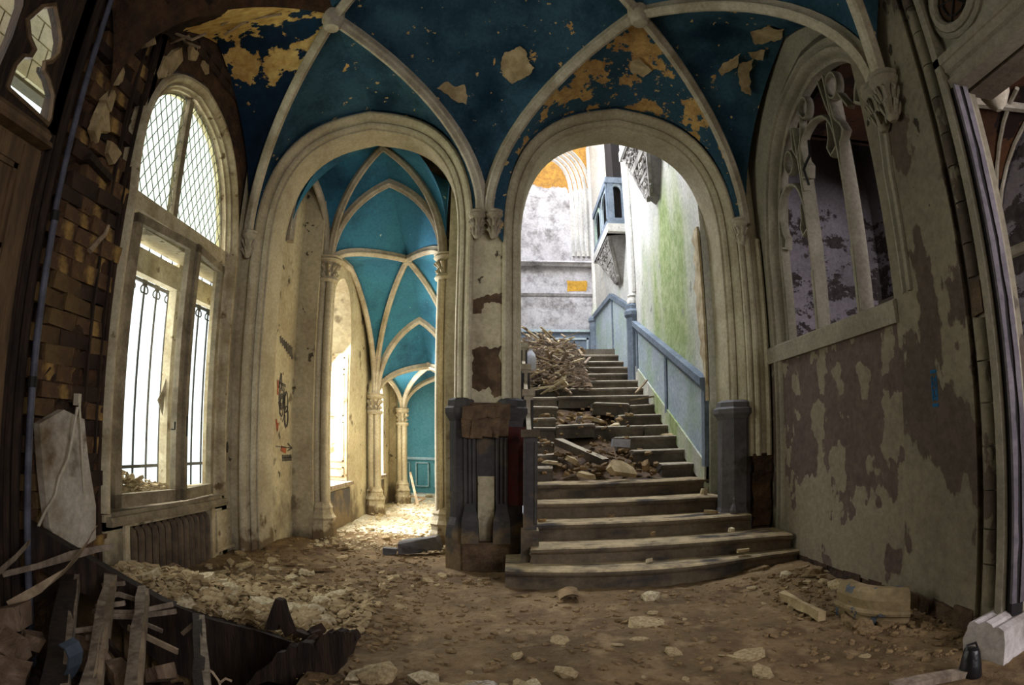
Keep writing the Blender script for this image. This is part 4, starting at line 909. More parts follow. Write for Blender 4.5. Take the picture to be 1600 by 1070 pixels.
for side in (-1, 1):
    sp = [z for z in [2.85 + .05 * k for k in range(22)]]; L_, R_ = [], []
    for z in sp:
        ysin = [3.5 + .01 * k for k in range(170) if inside(3.5 + .01 * k, z, side)]
        if len(ysin) > 1: L_.append((ysin[0], z)); R_.append((ysin[-1], z))
    MB().prism([PX(h, z, XG) for h, z in L_ + R_[::-1]], (.004, 0, 0)).build('leaded_pane', M['glass_dim'], w1)
    ld = MB()
    for sl_ in (1.55, -1.55):
        for k in range(-8, 40):
            c = 2.0 + .155 * k * 1.0; run = []
            for j in range(240):
                y = 3.5 + .007 * j; z = c + sl_ * (y - 4.1)
                if inside(y, z, side): run.append((y, z))
            if len(run) > 3: ld.bar(PX(*run[0], XG + .006), PX(*run[-1], XG + .006), .0045, .006, (1, 0, 0))
    ld.build('lead_lattice', M['lead'], w1)
def sash(name, o, y0, y1, z0, z1, w, t, ang, hinge, mt, glaze=True):
    """opening leaf in the plane x = o, swung by ang about its hinge edge"""
    mb = MB(); hy = y0 if hinge < 0 else y1
    for a, b in (((y0, z0), (y0 + w, z1)), ((y1 - w, z0), (y1, z1)), ((y0, z1 - w), (y1, z1)), ((y0, z0), (y1, z0 + w * 1.3))): mb.span((o - t / 2, a[0], a[1]), (o + t / 2, b[0], b[1]))
    rot = Matrix.Rotation(ang, 3, 'Z'); c = V((o, hy, 0))
    mb.v = [c + rot @ (p - c) for p in mb.v]
    s_ = mb.build(name, mt, w1)
    if glaze:
        g = MB().span((o - .002, y0 + w * .8, z0 + w), (o + .002, y1 - w * .8, z1 - w * .8)); g.v = [c + rot @ (p - c) for p in g.v]
        g.build('sash_glass', M['glass'], s_)
    return s_
s1 = sash('casement', XL - .05, 3.58, 4.36, .58, 2.66, .07, .05, -.10, -1, M['sash'])
s2 = sash('casement', XL - .05, 4.36, 5.07, .58, 2.66, .07, .05, .14, 1, M['sash'])
MB().span((XL - .02, 4.30, .6), (XL + .03, 4.40, 2.66)).build('meeting_stile', M['sash'], w1)
MB().tube([(XL + .03, 4.41, 1.17), (XL + .07, 4.41, 1.17), (XL + .07, 4.41, 1.25)], .008, 6).tube([(XL + .07, 4.41, 1.17), (XL + .07, 4.41, 1.09)], .008, 6).build('casement_handle', M['iron'], w1)
MB().tube([(XL + .02, 4.25, 1.14), (XL + .05, 4.25, 1.14), (XL + .05, 4.25, 1.2)], .007, 6).build('casement_handle', M['iron'], w1)
XO = XL - .36
of_ = MB().span((XO - .04, 3.6, .55), (XO + .04, 3.67, 2.5)).span((XO - .04, 4.72, .55), (XO + .04, 4.86, 2.6)).span((XO - .04, 5.88, .55), (XO + .04, 5.98, 2.5)).span((XO - .05, 3.6, 2.36), (XO + .05, 5.98, 2.56)).span((XO - .04, 3.6, .55), (XO + .04, 5.98, .62))
of_.build('outer_frame', M['frame'], w1)
MB().span((XO - .02, 3.5, 2.62), (XL - .12, 5.95, 2.68)).build('outer_soffit', M['plaster'], w1)
MB().prism([PX(h, z, XO) for h, z in ((4.70, 1.25), (4.74, 1.62), (4.66, 1.45), (4.60, 1.38))], (.004, 0, 0)).build('glass_shard', M['white_slab'], w1, label='torn pale shard hanging in the outer casement')
MB().prism([(XL - .4, 3.5, .5), (XL + .01, 3.5, .5), (XL + .01, 5.15, .5), (XL - .4, 5.95, .5)], (0, 0, .06)).build('window_board', M['sash'], w1)
gri = empty('window_grille', (XL - .55, 4.9, .6), 'black iron grille with spear tips and scrolls outside the left window', 'grille')
XI = XL - .58
zt = at_x(225, 440, XI).z
for k in range(9):
    y = 4.15 + .21 * k
    b = MB().tube([(XI, y, .35), (XI, y, zt + .10)], .011, 6).build('grille_bar', M['iron'], gri)
    MB().lathe((XI, y, zt + .10), [(.012, 0), (.035, .06), (.022, .12), (.003, .22)], 6).build('spear_tip', M['iron'], b)
    sc = MB()
    for sg in (-1, 1):
        for zz_, zs_ in ((zt + .03, 1), (zt - .03, -1)):
            sc.tube([(XI, y + sg * (.015 + .045 * sin(t * .9)), zz_ + zs_ * (.05 * (1 - cos(t)) * .7)) for t in [0, .7, 1.4, 2.1, 2.8, 3.5]], .008, 5)
    sc.span((XI - .008, y - .03, zt - .035), (XI + .008, y + .03, zt + .035)); sc.build('scroll', M['iron'], b)
for z in (zt, .8): MB().span((XI - .012, 4.0, z - .014), (XI + .012, 6.0, z + .014)).build('grille_rail', M['iron'], gri)
rx = random.Random(17); lf = MB()
for k in range(900):
    y = 3.56 + 1.5 * rx.random() ** 1.5; 
    if y > 5.05: continue
    hmax = .30 * max(0, 1 - (y - 3.55) / 1.2) + .03; lf.shard((XL - rx.uniform(.14, .34), y, .57 + rx.uniform(0, hmax)), rx.uniform(.015, .05), .008, rx, Euler((rx.uniform(-1, 1), rx.uniform(-1, 1), rx.uniform(0, 6))))
tag(lf.build('leaf_litter', M['chip']), 'dry leaf and plaster litter heaped inside the left window', 'litter', kind='stuff')

MB().span((XL - .175, 3.62, -.1), (XL - .16, 5.03, .5)).build('niche_shade_back', M['dark'], wl)  # dark sheet added as painted shade between the radiator sections
rad = empty('radiator', (XL - .06, 4.33, 0), 'rusty dark cast-iron radiator in the niche under the window', 'radiator')
for k in range(13):
    y = 3.76 + .095 * k; s_ = MB()
    for dx in (0, -.085):
        s_.tube([(XL + .0 + dx, y, .0), (XL + .0 + dx, y, .36), (XL - .01 + dx, y, .395), (XL - .04 + dx * .8, y, .41)], .03, 8)
    s_.build('radiator_section', M['radiator'], rad, smooth=True)
for z in (.06, .34): MB().tube([(XL - .06, 3.73, z), (XL - .06, 4.94, z)], .02, 8).build('connecting_pipe', M['radiator'], rad)
pp = empty('drain_pipe', (XL + .05, 2.66, 0), 'blue-grey vertical pipe running up beside the dark door frame', 'pipe')
MB().tube([(XL + .04, 2.66, -.3), (XL + .04, 2.66, 2.30)], .021, 10).build('pipe_run', M['pipe'], pp, smooth=True)
MB().tube([(XL + .03, 2.66, 2.30), (XL + .03, 2.66, 4.4)], .019, 10).build('pipe_run', M['pipe'], pp, smooth=True)
for z in (2.30, 1.35): MB().tube([(XL + .035, 2.66, z - .03), (XL + .035, 2.66, z + .03)], .028, 10).build('pipe_clip', M['iron'], pp)

# door with a trefoil transom light
dr = empty('door_1', (XL, 1.9, 0), 'dark brown panelled door with a trefoil light above, at the left edge', 'door', kind='structure')
DW = M['door_wood']
MB().span((XL - .12, 2.50, -.4), (XL - .02, 2.62, 5)).build('door_post', M['wood_dark'], dr)
MB().tube([(XL - .0, 2.60, -.4), (XL - .0, 2.60, 4.9)], .028, 8).build('post_roll', M['wood_dark'], dr)
MB().tube([(XL - .01, 2.545, -.4), (XL - .01, 2.545, 2.7)], .02, 8).build('post_roll', M['wood_dark'], dr)
MB().span((XL - .1, .6, -.4), (XL - .05, 2.5, 2.7)).build('door_panel', DW, dr)
for a, b in (((2.36, -.4), (2.50, 2.62)), ((1.55, -.4), (1.68, 2.62)), ((.6, 1.88), (2.5, 2.02)), ((.6, .9), (2.5, 1.05)), ((.6, 2.5), (2.5, 2.64))):
    MB().span((XL - .06, a[0], a[1]), (XL - (.02 if a[0] > 1 and a[1] < 0 else .026), b[0], b[1])).build('door_rail', DW, dr)
for y0, y1, z0, z1 in ((1.68, 2.36, 2.02, 2.5), (1.68, 2.36, 1.05, 1.88), (1.68, 2.36, .2, .9)):
    f = MB()
    for a, b in (((y0, z0), (y0 + .03, z1)), ((y1 - .03, z0), (y1, z1)), ((y0, z0), (y1, z0 + .03)), ((y0, z1 - .03), (y1, z1))): f.span((XL - .06, a[0], a[1]), (XL - .035, b[0], b[1]))
    f.build('panel_bead', DW, dr)
MB().sweep([V((XL - .02, .6, 2.70)), V((XL - .02, 2.5, 2.70))], [(-.07, .05), (-.07, -.02), (-.03, -.05), (.0, -.04), (.02, -.07), (.05, -.08), (.06, .05)], (-1, 0, 0)).build('transom_moulding', DW, dr)
H1 = [(35, 30), (60, 8), (82, 5), (89, 35), (93, 65), (89, 88), (76, 101), (67, 103), (66, 110), (74, 124), (81, 150), (76, 188), (70, 199), (38, 170), (6, 142), (4, 134), (16, 100), (30, 85), (41, 86), (46, 78), (38, 60)]
h1 = [tuple(at_x(x, y, XL - .04).yz) for x, y in H1]
H2 = [(-60, 130), (-60, -60), (38, -60), (32, 10), (15, 60), (-5, 105), (-20, 128)]
h2 = [tuple(at_x(x, y, XL - .04).yz) for x, y in H2]
holed(MB(), [(.5, 2.78), (2.62, 2.78), (2.62, 5.0), (.5, 5.0)], [h1, h2], PX, XL - .02, XL - .09).build('transom_tracery', M['wood_dark'], dr)
MB().sweep([PX(y, z, XL - .02) for y, z in h1 + h1[:1]], [(-.0, -.012), (.02, -.02), (.03, 0), (.0, .02)], (-1, 0, 0), 1).build('tracery_bead', DW, dr, smooth=True)
ctr_ = (sum(p[0] for p in h1) / len(h1), sum(p[1] for p in h1) / len(h1))
MB().prism([PX(y, z, XL - .06) for y, z in h1], (-.004, 0, 0)).build('transom_glass', M['glass'], dr)
# tiled room beyond the transom light
tw = empty('wall_tiled_room', (-4.3, 2, 3), 'cream tiled wall glimpsed through the trefoil light', 'wall', kind='structure')
MB().span((-4.5, .2, 4.05), (-4.34, 4.5, 6.6)).build('tile_backing', M['grout'], tw)
tl = MB().span((-.02, -.145, -.095), (.02, .145, .095)).build('tile', M['tile']); tile_me = tl.data; bpy.data.objects.remove(tl)
for i in range(12):
    for j in range(12):
        y = .4 + .305 * i + .15 * (j % 2); z = 4.18 + .205 * j
        o = bpy.data.objects.new('tile', tile_me); COL.objects.link(o); o.parent = tw; o.location = V((-4.32, y, z)) - V(tw['_base'])
MB().tube([(-4.2, 1.0, 3.3), (-4.2, 1.9, 3.75), (-4.2, 2.7, 4.25), (-4.2, 3.4, 5.0)], .07, 8).build('tile_cornice', M['plaster'], tw)
MB().prism([(-4.25, .6, 2.9), (-4.25, 2.9, 4.15), (-4.25, 2.9, 4.5), (-4.25, .6, 3.45)], (.06, 0, 0)).build('sloping_panel', M['white_slab'], tw)
for y in (2.2, 2.75, 3.3): MB().span((-4.28, y, 2.4), (-4.2, y + .06, 4.2)).build('window_bar', M['frame'], tw)
MB().span((-3.2, -3, -.4), (-3.05, .6, 5)).build('side_wall', M['concrete'], tw)
MB().span((-4.6, .2, 6.5), (-2.6, 4.6, 6.6)).build('tiled_room_roof', M['concrete'], tw)
# unseen walls that close the hall behind the photographer
bk = empty('wall_behind', (0, -3, 0), 'plain walls closing the hall behind the viewpoint', 'wall', kind='structure')
MB().span((-3.2, -3.2, -.5), (3.2, -3.0, 5.1)).build('rear_wall', M['concrete'], bk)
MB().span((-3.0, -3.2, -.5), (5.2, .25, -.06)).build('rear_floor', M['dirt'], bk)
MB().span((2.55, -3.2, 2.94), (2.75, 2.4, 5.1)).build('right_rear_wall', M['concrete'], bk)

# fixed odds and ends on the left pier
sl_px = [(62, 662), (100, 640), (132, 655), (138, 715), (150, 790), (150, 842), (128, 856), (98, 850), (78, 826), (68, 745)]
pts = [at_x(x, y, XL + .03 + .07 * (y - 640) / 200) for x, y in sl_px]
tag(MB().prism(pts, (-.05, 0, 0)).build('plaster_slab', M['white_slab']), 'tall whitewashed plaster slab leaning against the foot of the brick pier', 'slab')
sb = MB().box(at_x(121, 624, XL + .04), (.04, .03, .07)).build('switch_box', M['cable'])
tag(sb, 'small white cable box low on the brick pier', 'switch')
c1 = [at_x(x, y, XL + .08 + .0 * y) for x, y in ((124, 630), (127, 680), (129, 730), (133, 790), (137, 840))]
tag(MB().tube(c1, .008, 6).build('hanging_cable', M['cable']), 'white cable hanging straight down over the leaning slab', 'cable')
c2 = [at_x(x, y, XL + .11) for x, y in ((121, 636), (112, 690), (106, 718), (93, 745), (86, 775), (70, 800), (60, 822))]
tag(MB().tube(c2, .009, 6).build('hanging_cable', M['cable']), 'knotted white cable falling leftwards over the leaning slab', 'cable')
tw_ = MB().tube([at_x(x, y, XL + .06) for x, y in ((140, 392), (152, 378), (164, 366), (170, 352))], [.02, .018, .014, .01], 6).build('root_stub', M['lath'])
tag(tw_, 'pale stub of broken conduit sticking out of the brick pier', 'conduit')

# timbers of the collapsed ceiling at the upper left
rj = random.Random(12)
for p, q, w, lab in (((-2.6, 3.35, 4.05), (-1.9, 3.1, 4.45), .09, 'dark joist end in the collapsed vault corner, nearest the window'), ((-2.62, 3.05, 4.0), (-1.75, 2.6, 4.35), .11, 'dark joist in the collapsed vault corner, above the brick pier')):
    tag(MB().bar(p, q, w, w * 1.2, segs=4, jit=.008, rng=rj).build('ceiling_joist', M['wood_dark']), lab, 'joist')
for k, pts in enumerate((((232, 58), (262, 48), (300, 62), (322, 52)), ((228, 64), (260, 70), (296, 56)), ((270, 40), (290, 66), (312, 74)), ((345, 40), (380, 18), (420, 8)), ((350, 55), (390, 30), (440, 22)))):
    P = [at_y(x, y, 3.35 + .12 * k) for x, y in pts]
    tag(MB().tube(P, .012, 5).build('hanging_lath', M['lath']), ('long pale lath hanging just over the window head', 'lower crossing lath over the window head', 'short lath slanting from the dark beam over the window', 'upper lath by the ochre patch of the fallen vault', 'lower lath by the ochre patch of the fallen vault')[k], 'lath', group='laths hanging from the collapsed vault')

# ---- bare ochre patches and hanging flakes of the vault
bvs = []
for mb, o in WEBS: bvs.append(BVHTree.FromPolygons([tuple(p) for p in mb.v], mb.f))
def hit(x, y):
    d = pix_ray(x, y); best = None
    for b in bvs:
        h = b.ray_cast(EYE, d)
        if h[0] is not None and (best is None or h[3] < best[1]): best = (h[0], h[3])
    return best[0] if best else None
FL = [([(782, 98), (788, 82), (800, 78), (812, 72), (822, 80), (826, 96), (835, 106), (826, 118), (818, 122), (800, 131), (785, 118)], .012),
      ([(682, 138), (700, 127), (712, 136), (726, 132), (731, 150), (729, 164), (705, 154)], .012), ([(985, 96), (1000, 92), (1018, 110), (1005, 121), (985, 112)], .03),
      ([(1145, 92), (1157, 83), (1152, 105), (1128, 119), (1122, 110), (1130, 98)], .05), ([(1155, 100), (1178, 92), (1171, 120), (1173, 150), (1158, 142), (1153, 118)], .05),
      ([(1172, 50), (1195, 42), (1225, 45), (1220, 62), (1200, 66), (1180, 70)], .05), ([(1168, 82), (1196, 78), (1192, 95), (1176, 92)], .04)]
for poly, off in FL:
    cx = sum(p[0] for p in poly) / len(poly); cy = sum(p[1] for p in poly) / len(poly); P = []
    for x, y in ragged(poly, int(poly[0][0]), .14, 4):
        h = hit(x, y)
        if h is not None: P.append(h + (EYE - h).normalized() * off)
    h = hit(cx, cy)
    if len(P) < 4 or h is None: continue
    c = h + (EYE - h).normalized() * off; n = len(P); u = (c - EYE).normalized() * .008
    mb = MB().add([c] + P + [c + u] + [p + u for p in P], [(0, 1 + k, 1 + (k + 1) % n) for k in range(n)] + [(n + 1, n + 2 + (k + 1) % n, n + 2 + k) for k in range(n)] + [(1 + k, n + 2 + k, n + 2 + (k + 1) % n, 1 + (k + 1) % n) for k in range(n)])
    mb.build('hanging_flake' if off > .02 else 'bare_plaster_patch', M['ochre_dull'] if 'ochre_dull' in M else M['chip'], ceiling)

# ------------------------------------------------------------------ pit, timbers and rubble
pit_edge = [at_y(40, 815, 2.66), at_y(150, 880, 2.9), at_y(250, 937, 3.04), at_y(330, 968, 3.1), at_y(400, 985, 3.12), at_y(455, 1003, 3.05)]
eb = MB(); re_ = random.Random(3)
for a, b in zip(pit_edge, pit_edge[1:]):
    eb.prism([a, b, b - V((0, 0, .22 + .2 * (b.x > -2.2))), a - V((0, 0, .22 + .2 * (a.x > -2.2)))], (-.03, .08, 0))
tag(eb.build('trimmer_beam', M['wood_dark']), 'long dark trimmer beam along the broken floor edge, sagging from the left wall', 'beam')
BD = [(372, 1080), (400, 1050), (432, 1020), (448, 1016), (452, 1006), (462, 1012), (470, 1003), (486, 1006), (492, 1014), (500, 996), (512, 986), (520, 992), (526, 984), (540, 990), (550, 986), (557, 1000), (548, 1018), (535, 1040), (520, 1056), (512, 1080)]
tag(MB().prism([at_y(x, y, 2.7) for x, y in ragged(BD, 5, .2, 3)], (.01, .05, 0)).build('charred_board', M['wood_dark']), 'wide charred board with a jagged broken end at the pit edge', 'board')
TS = [(412, 984), (424, 950), (430, 935), (440, 938), (446, 960), (457, 988), (446, 996), (436, 975), (430, 985)]
tag(MB().prism([at_y(x, y, 2.95) for x, y in TS], (.01, .04, 0)).build('pointed_splinter', M['wood_dark']), 'upright pointed dark splinter behind the charred board', 'splinter')
for (p, q, w, h, m, lab) in (
    ((112, 888, 3.0), (85, 1085, 1.8), .10, .09, 'wood_dark', 'leftmost of the four leaning joists in the pit, under the crossed strips'),
    ((172, 905, 2.95), (140, 1085, 1.85), .055, .08, 'wood_grey', 'second joist in the pit, nailed with short cross laths'),
    ((222, 925, 2.9), (205, 1085, 1.9), .05, .07, 'wood_grey', 'third joist in the pit, in front of the dark trimmer beam'),
    ((308, 965, 2.85), (314, 1085, 2.1), .05, .06, 'wood_dark', 'rightmost thin joist standing in the pit against the trimmer')):
    a, b = at_y(*p), at_y(*q)
    jo = empty('broken_joist', tuple((a + b) / 2), lab, 'joist')
    MB().bar(a, b, w, h, segs=6, jit=.006, rng=re_).build('joist_timber', M[m], jo)
    d = V((.5 * w + .012, -.01, .0)); MB().bar(a + d, b + d, .03, h * .9, segs=6, jit=.004, rng=re_).build('pale_side', M['lath'] if m == 'wood_grey' else M['wood_grey'], jo)
def strip(name, pts, w, t, m, lab, cat, group=None):
    mb = MB()
    P = [at_y(*p) for p in pts]
    mb.sweep(P, [(-w / 2, -t / 2), (w / 2, -t / 2), (w / 2, t / 2), (-w / 2, t / 2)], (0, 1, 0.2))
    return tag(mb.build(name, M[m]), lab, cat, group)
strip('wood_strip', [(5, 897, 2.4), (60, 884, 2.5), (110, 868, 2.7), (150, 858, 2.8), (178, 853, 2.85)], .025, .012, 'wood_grey', 'nearly level grey wood strip crossing over the pit', 'strip')
strip('wood_strip', [(15, 945, 2.2), (60, 920, 2.3), (100, 893, 2.5), (122, 868, 2.65), (138, 845, 2.8), (148, 826, 2.9)], .03, .014, 'lath', 'curved pale strip rising across the level one to the pier', 'strip')
strip('wood_strip', [(0, 892, 2.3), (25, 870, 2.45), (46, 847, 2.6)], .02, .012, 'wood_grey', 'short grey strip by the foot of the drain pipe', 'strip')
strip('wood_strip', [(88, 858, 2.9), (100, 856, 2.9), (125, 868, 2.9)], .02, .03, 'wood_dark', 'small dark stub under the crossed strips', 'strip')
for k, pts in enumerate((((145, 955, 2.6), (205, 957, 2.7), (270, 944, 2.8)), ((148, 962, 2.55), (210, 963, 2.68), (275, 955, 2.75)), ((150, 948, 2.62), (195, 942, 2.7)), ((160, 914, 2.85), (195, 911, 2.9)), ((160, 935, 2.75), (185, 928, 2.8), (212, 936, 2.85)), ((103, 987, 2.3), (150, 981, 2.35)), ((135, 996, 2.3), (167, 993, 2.35)), ((222, 972, 2.8), (254, 986, 2.8)), ((285, 990, 2.8), (310, 968, 2.82)))):
    strip('cross_lath', pts, .022, .012, 'wood_grey', ('long split lath nailed across the second and third joists, middle of three', 'lowest of three long laths across the second and third joists', 'topmost of three laths across the second joist', 'short lath stub near the top of the second joist',
        'bowed lath just below the short stub on the second joist', 'short level lath between the first and second joists', 'small lath end nailed low on the second joist', 'short lath slanting down right of the third joist', 'short lath leaning on the top of the rightmost joist')[k], 'lath', 'laths nailed across the joists')
strip('wood_strip', [(200, 980, 2.5), (240, 1000, 2.5), (278, 1018, 2.5)], .03, .012, 'lath', 'pale pointed splinter lying in the pit', 'strip')
strip('wood_strip', [(165, 1000, 2.3), (190, 1030, 2.3), (205, 1050, 2.3)], .03, .02, 'wood_dark', 'dark slanting lath deep in the pit', 'strip')
ub = [(103, 1002), (112, 1008), (118, 1022), (116, 1040), (108, 1056), (98, 1072)]
mb = MB().sweep([at_y(x, y, 1.9) for x, y in ub], [(-.004, -.035), (.004, -.035), (.004, .035), (-.004, .035)], (.25, 1, .2))
tag(mb.build('bent_plastic_strip', M['bluestrip']), 'blue-grey bent plastic strip between the pit joists', 'strip')
mb = MB().tube([at_y(x, y, 2.3) for x, y in ((318, 1042), (332, 1050), (342, 1064), (346, 1080))], .006, 5).tube([at_y(x, y, 2.3) for x, y in ((344, 1066), (352, 1060), (362, 1064))], .006, 5)
tag(mb.build('old_wire', M['lath']), 'thin looped wire by the charred board', 'wire')
for k, (x, y, Y, s, lab) in enumerate(((20, 962, 2.15, 1.25, 'large brown brick at the left edge of the pit, topmost of its heap'), (14, 1012, 2.0, 1.2, 'big brick low at the left edge of the pit, pale on its end'), (48, 1000, 2.15, .8, 'half brick wedged beside the leftmost joist'), (8, 985, 2.2, .8, 'ochre brick bit between the two large left bricks'), (20, 1050, 1.9, 1.0, 'brick in the lower left corner of the picture'), (150, 1035, 2.1, .8, 'rounded brick lump between the second and third joists'), (185, 1050, 2.1, .9, 'brown brick lump at the foot of the third joist'), (252, 1052, 2.3, .9, 'reddish brick in the pit before the dark trimmer'), (130, 1000, 2.4, .7, 'small red brick bit behind the second joist'))):
    p = at_y(x, y, Y)
    o = brick_obj(p, M['brick_pit'] if k != 3 else M['brick_yellow'], (.8 * s, .62 * s, 1.15 * s), (rbk.uniform(-.5, .5), rbk.uniform(-.5, .5), rbk.uniform(0, 3)))
    tag(o, lab, 'brick')
rp_ = random.Random(31); hp = MB()
for k in range(900):
    x = rp_.uniform(-2.6, -1.0); y = rp_.uniform(1.3, 3.1)
    hp.shard((x, y, fz(x, y) + rp_.uniform(0, .10)), rp_.uniform(.02, .09), rp_.uniform(.02, .06), rp_, Euler((rp_.uniform(-.6, .6), rp_.uniform(-.6, .6), 0)))
tag(hp.build('pit_rubble', M['brick_dark']), 'dark rubble filling the pit under the broken floor', 'rubble', kind='stuff')

# loose fragments: a few shapes shared by many separate pieces
rf = random.Random(77); shapes = []
for k in range(10):
    mb = MB()
    if k < 6: mb.shard((0, 0, 0), 1.0, rf.uniform(.22, .42), rf)
    else:
        bm = bmesh.new(); bmesh.ops.create_icosphere(bm, subdivisions=1, radius=1.0)
        for v in bm.verts: v.co = V((v.co.x * rf.uniform(.75, 1.1), v.co.y * rf.uniform(.6, .95), v.co.z * rf.uniform(.45, .7)))
        mb.v = [v.co.copy() for v in bm.verts]; mb.f = [tuple(q.index for q in f.verts) for f in bm.faces]; bm.free()
    o = mb.build('fragment', M['chip']); shapes.append(o.data); bpy.data.objects.remove(o)
def frag(loc, s, m, rot, name='plaster_fragment', k=None, flat=1.0):
    o = bpy.data.objects.new(name, shapes[k if k is not None else rf.randrange(10)]); COL.objects.link(o)
    o.material_slots[0].link = 'OBJECT'; o.material_slots[0].material = M[m]
    o.location = loc; o.rotation_euler = rot; o.scale = (s, s, s * flat); return o
def blocked(x, y):
    return in_pit(x, y) or (y > 4.4 and -.1 < x < 2.5) or (y > 5.1 and -.7 < x < .2) or x < XL + .06 or x > XR - .02 or (y > 5.85 and x < -2.35) or (y > 5.3 and x < -2.45)
def describe(o, s, k, m, place):
    size = 'tiny' if s < .032 else 'small' if s < .05 else 'middling' if s < .075 else 'large' if s < .1 else 'very large'
    tone = {'chip': 'buff', 'chip_light': 'pale', 'chip_dark': 'brown'}[m]
    kind = ('angular flake', 'thin flake', 'wedge flake', 'flat shard', 'broad flake', 'slab chip', 'rounded lump', 'knobbly lump', 'squat lump', 'egg-shaped lump')[k]
    return f'{size} {tone} plaster {kind} {place}'
def scatter(n, fn, smin, smax, ms, lab, group, name='plaster_fragment', flat=1.0, pw=1.8):
    c = 0; t = 0
    while c < n and t < n * 30:
        t += 1; x, y = fn()
        if blocked(x, y): continue
        s = smin + (smax - smin) * rf.random() ** pw
        k = rf.randrange(6) if rf.random() < .82 else rf.randrange(6, 10); m = rf.choice(ms)
        o = frag((x, y, fz(x, y) + s * .12 * flat), s, m, (rf.uniform(-.25, .25), rf.uniform(-.25, .25), rf.uniform(0, 6.3)), name, k, flat)
        tag(o, describe(o, s, k, m, lab(x, y)), 'fragment', group); c += 1
U = rf.uniform
scatter(90, lambda: (U(-2.5, -.9), 3.12 + abs(rf.gauss(0, .65))), .025, .115, ['chip', 'chip_light', 'chip_light'], lambda x, y: 'against the radiator' if x < -2.1 else 'by the broken floor edge' if y < 3.6 else 'in the heap before the window', 'plaster lumps before the radiator')
scatter(34, lambda: (U(-2.5, -1.5), U(4.6, 6.0)), .03, .11, ['chip', 'chip_dark'], lambda x, y: 'at the left foot of the left arch' if y > 5.2 else 'between the radiator and the left arch', 'flakes at the left arch foot')
scatter(60, lambda: (U(-1.2, 1.9), U(2.3, 4.4)), .02, .09, ['chip_dark', 'chip', 'chip_dark'], lambda x, y: 'on the floor before the stairs' if y > 3.6 else ('on the front floor, right half' if x > .3 else 'on the front floor, middle'), 'flakes on the middle floor', flat=.6, pw=2.5)
scatter(18, lambda: (U(-1.0, .1), U(4.6, 5.2)), .03, .09, ['chip', 'chip_dark'], lambda x, y: 'on the floor before the central pier', 'chips before the central pier')
scatter(52, lambda: (XR - abs(rf.gauss(0, .32)), U(2.9, 4.75)), .03, .11, ['chip', 'chip_dark', 'chip_dark'], lambda x, y: 'in the heap at the right end of the stairs' if y > 4.1 else ('along the right wall by the fallen moulding' if y > 3.3 else 'along the right pier foot'), 'lumps along the right wall')
scatter(26, lambda: (U(-.75, .1), U(2.35, 2.75)), .03, .09, ['chip_light', 'chip'], lambda x, y: 'in the front heap right of the charred board', 'lumps of the front heap', pw=1.2)
def scat2(n, fn, smin, smax, ms, lab, group):
    for k in range(n):
        x, y = fn(); s = smin + (smax - smin) * rf.random() ** 2; k_ = rf.randrange(10); m = rf.choice(ms)
        o = frag((x, y, .02 + s * .1), s, m, (U(-.2, .2), U(-.2, .2), U(0, 6.3)), k=k_); tag(o, describe(o, s, k_, m, lab(x, y)), 'fragment', group)
scat2(40, lambda: (U(-2.0, -.75), U(5.9, 10.4)), .02, .10, ['chip_light', 'chip'], lambda x, y: 'on the corridor floor just past the left arch' if y < 7 else 'on the sunlit corridor floor' if y < 9 else 'far down the corridor floor', 'flakes on the corridor floor')
gv = MB(); rg2 = random.Random(101); cnt = 0
while cnt < 5200:
    if cnt % 3 == 0: x, y = rg2.uniform(-2.5, -.6), 3.1 + abs(rg2.gauss(0, .8))
    elif cnt % 3 == 1: x, y = rg2.uniform(-1.3, 2.38), rg2.uniform(2.2, 5.0)
    else: x, y = (XR - abs(rg2.gauss(0, .4)), rg2.uniform(2.4, 4.9)) if rg2.random() < .6 else (rg2.uniform(-2.4, -.6), rg2.uniform(4.6, 6.6))
    cnt += 1
    if blocked(x, y): continue
    s = .006 + .03 * rg2.random() ** 2.5
    gv.shard((x, y, fz(x, y) + s * .15), s, s * .5, rg2, Euler((rg2.uniform(-.4, .4), rg2.uniform(-.4, .4), 0)), k=4)
tag(gv.build('plaster_gravel', M['chip_dark']), 'fine plaster grit strewn over the whole hall floor', 'gravel', kind='stuff')
gv = MB()
for k in range(2300):
    x, y = rg2.uniform(-2.55, -.85), 3.08 + abs(rg2.gauss(0, .62))
    if blocked(x, y) or y > 5.2: continue
    s = .012 + .04 * rg2.random() ** 2
    gv.shard((x, y, fz(x, y) + s * .25 + .02 * rg2.random()), s, s * .35, rg2, Euler((rg2.uniform(-.7, .7), rg2.uniform(-.7, .7), 0)), k=5)
tag(gv.build('heap_chips', M['chip']), 'small pale plaster chips making up the heap before the radiator', 'gravel', kind='stuff')
gv = MB()
for k in range(1500):
    x, y = rg2.uniform(-2.05, -.65), 5.9 + 5.2 * rg2.random() ** 1.4; s = .008 + .03 * rg2.random() ** 2.5
    gv.shard((x, y, .03 + s * .1), s, s * .5, rg2, Euler((rg2.uniform(-.4, .4), rg2.uniform(-.4, .4), 0)), k=4)
tag(gv.build('corridor_gravel', M['chip_light']), 'pale grit strewn along the corridor floor', 'gravel', kind='stuff')
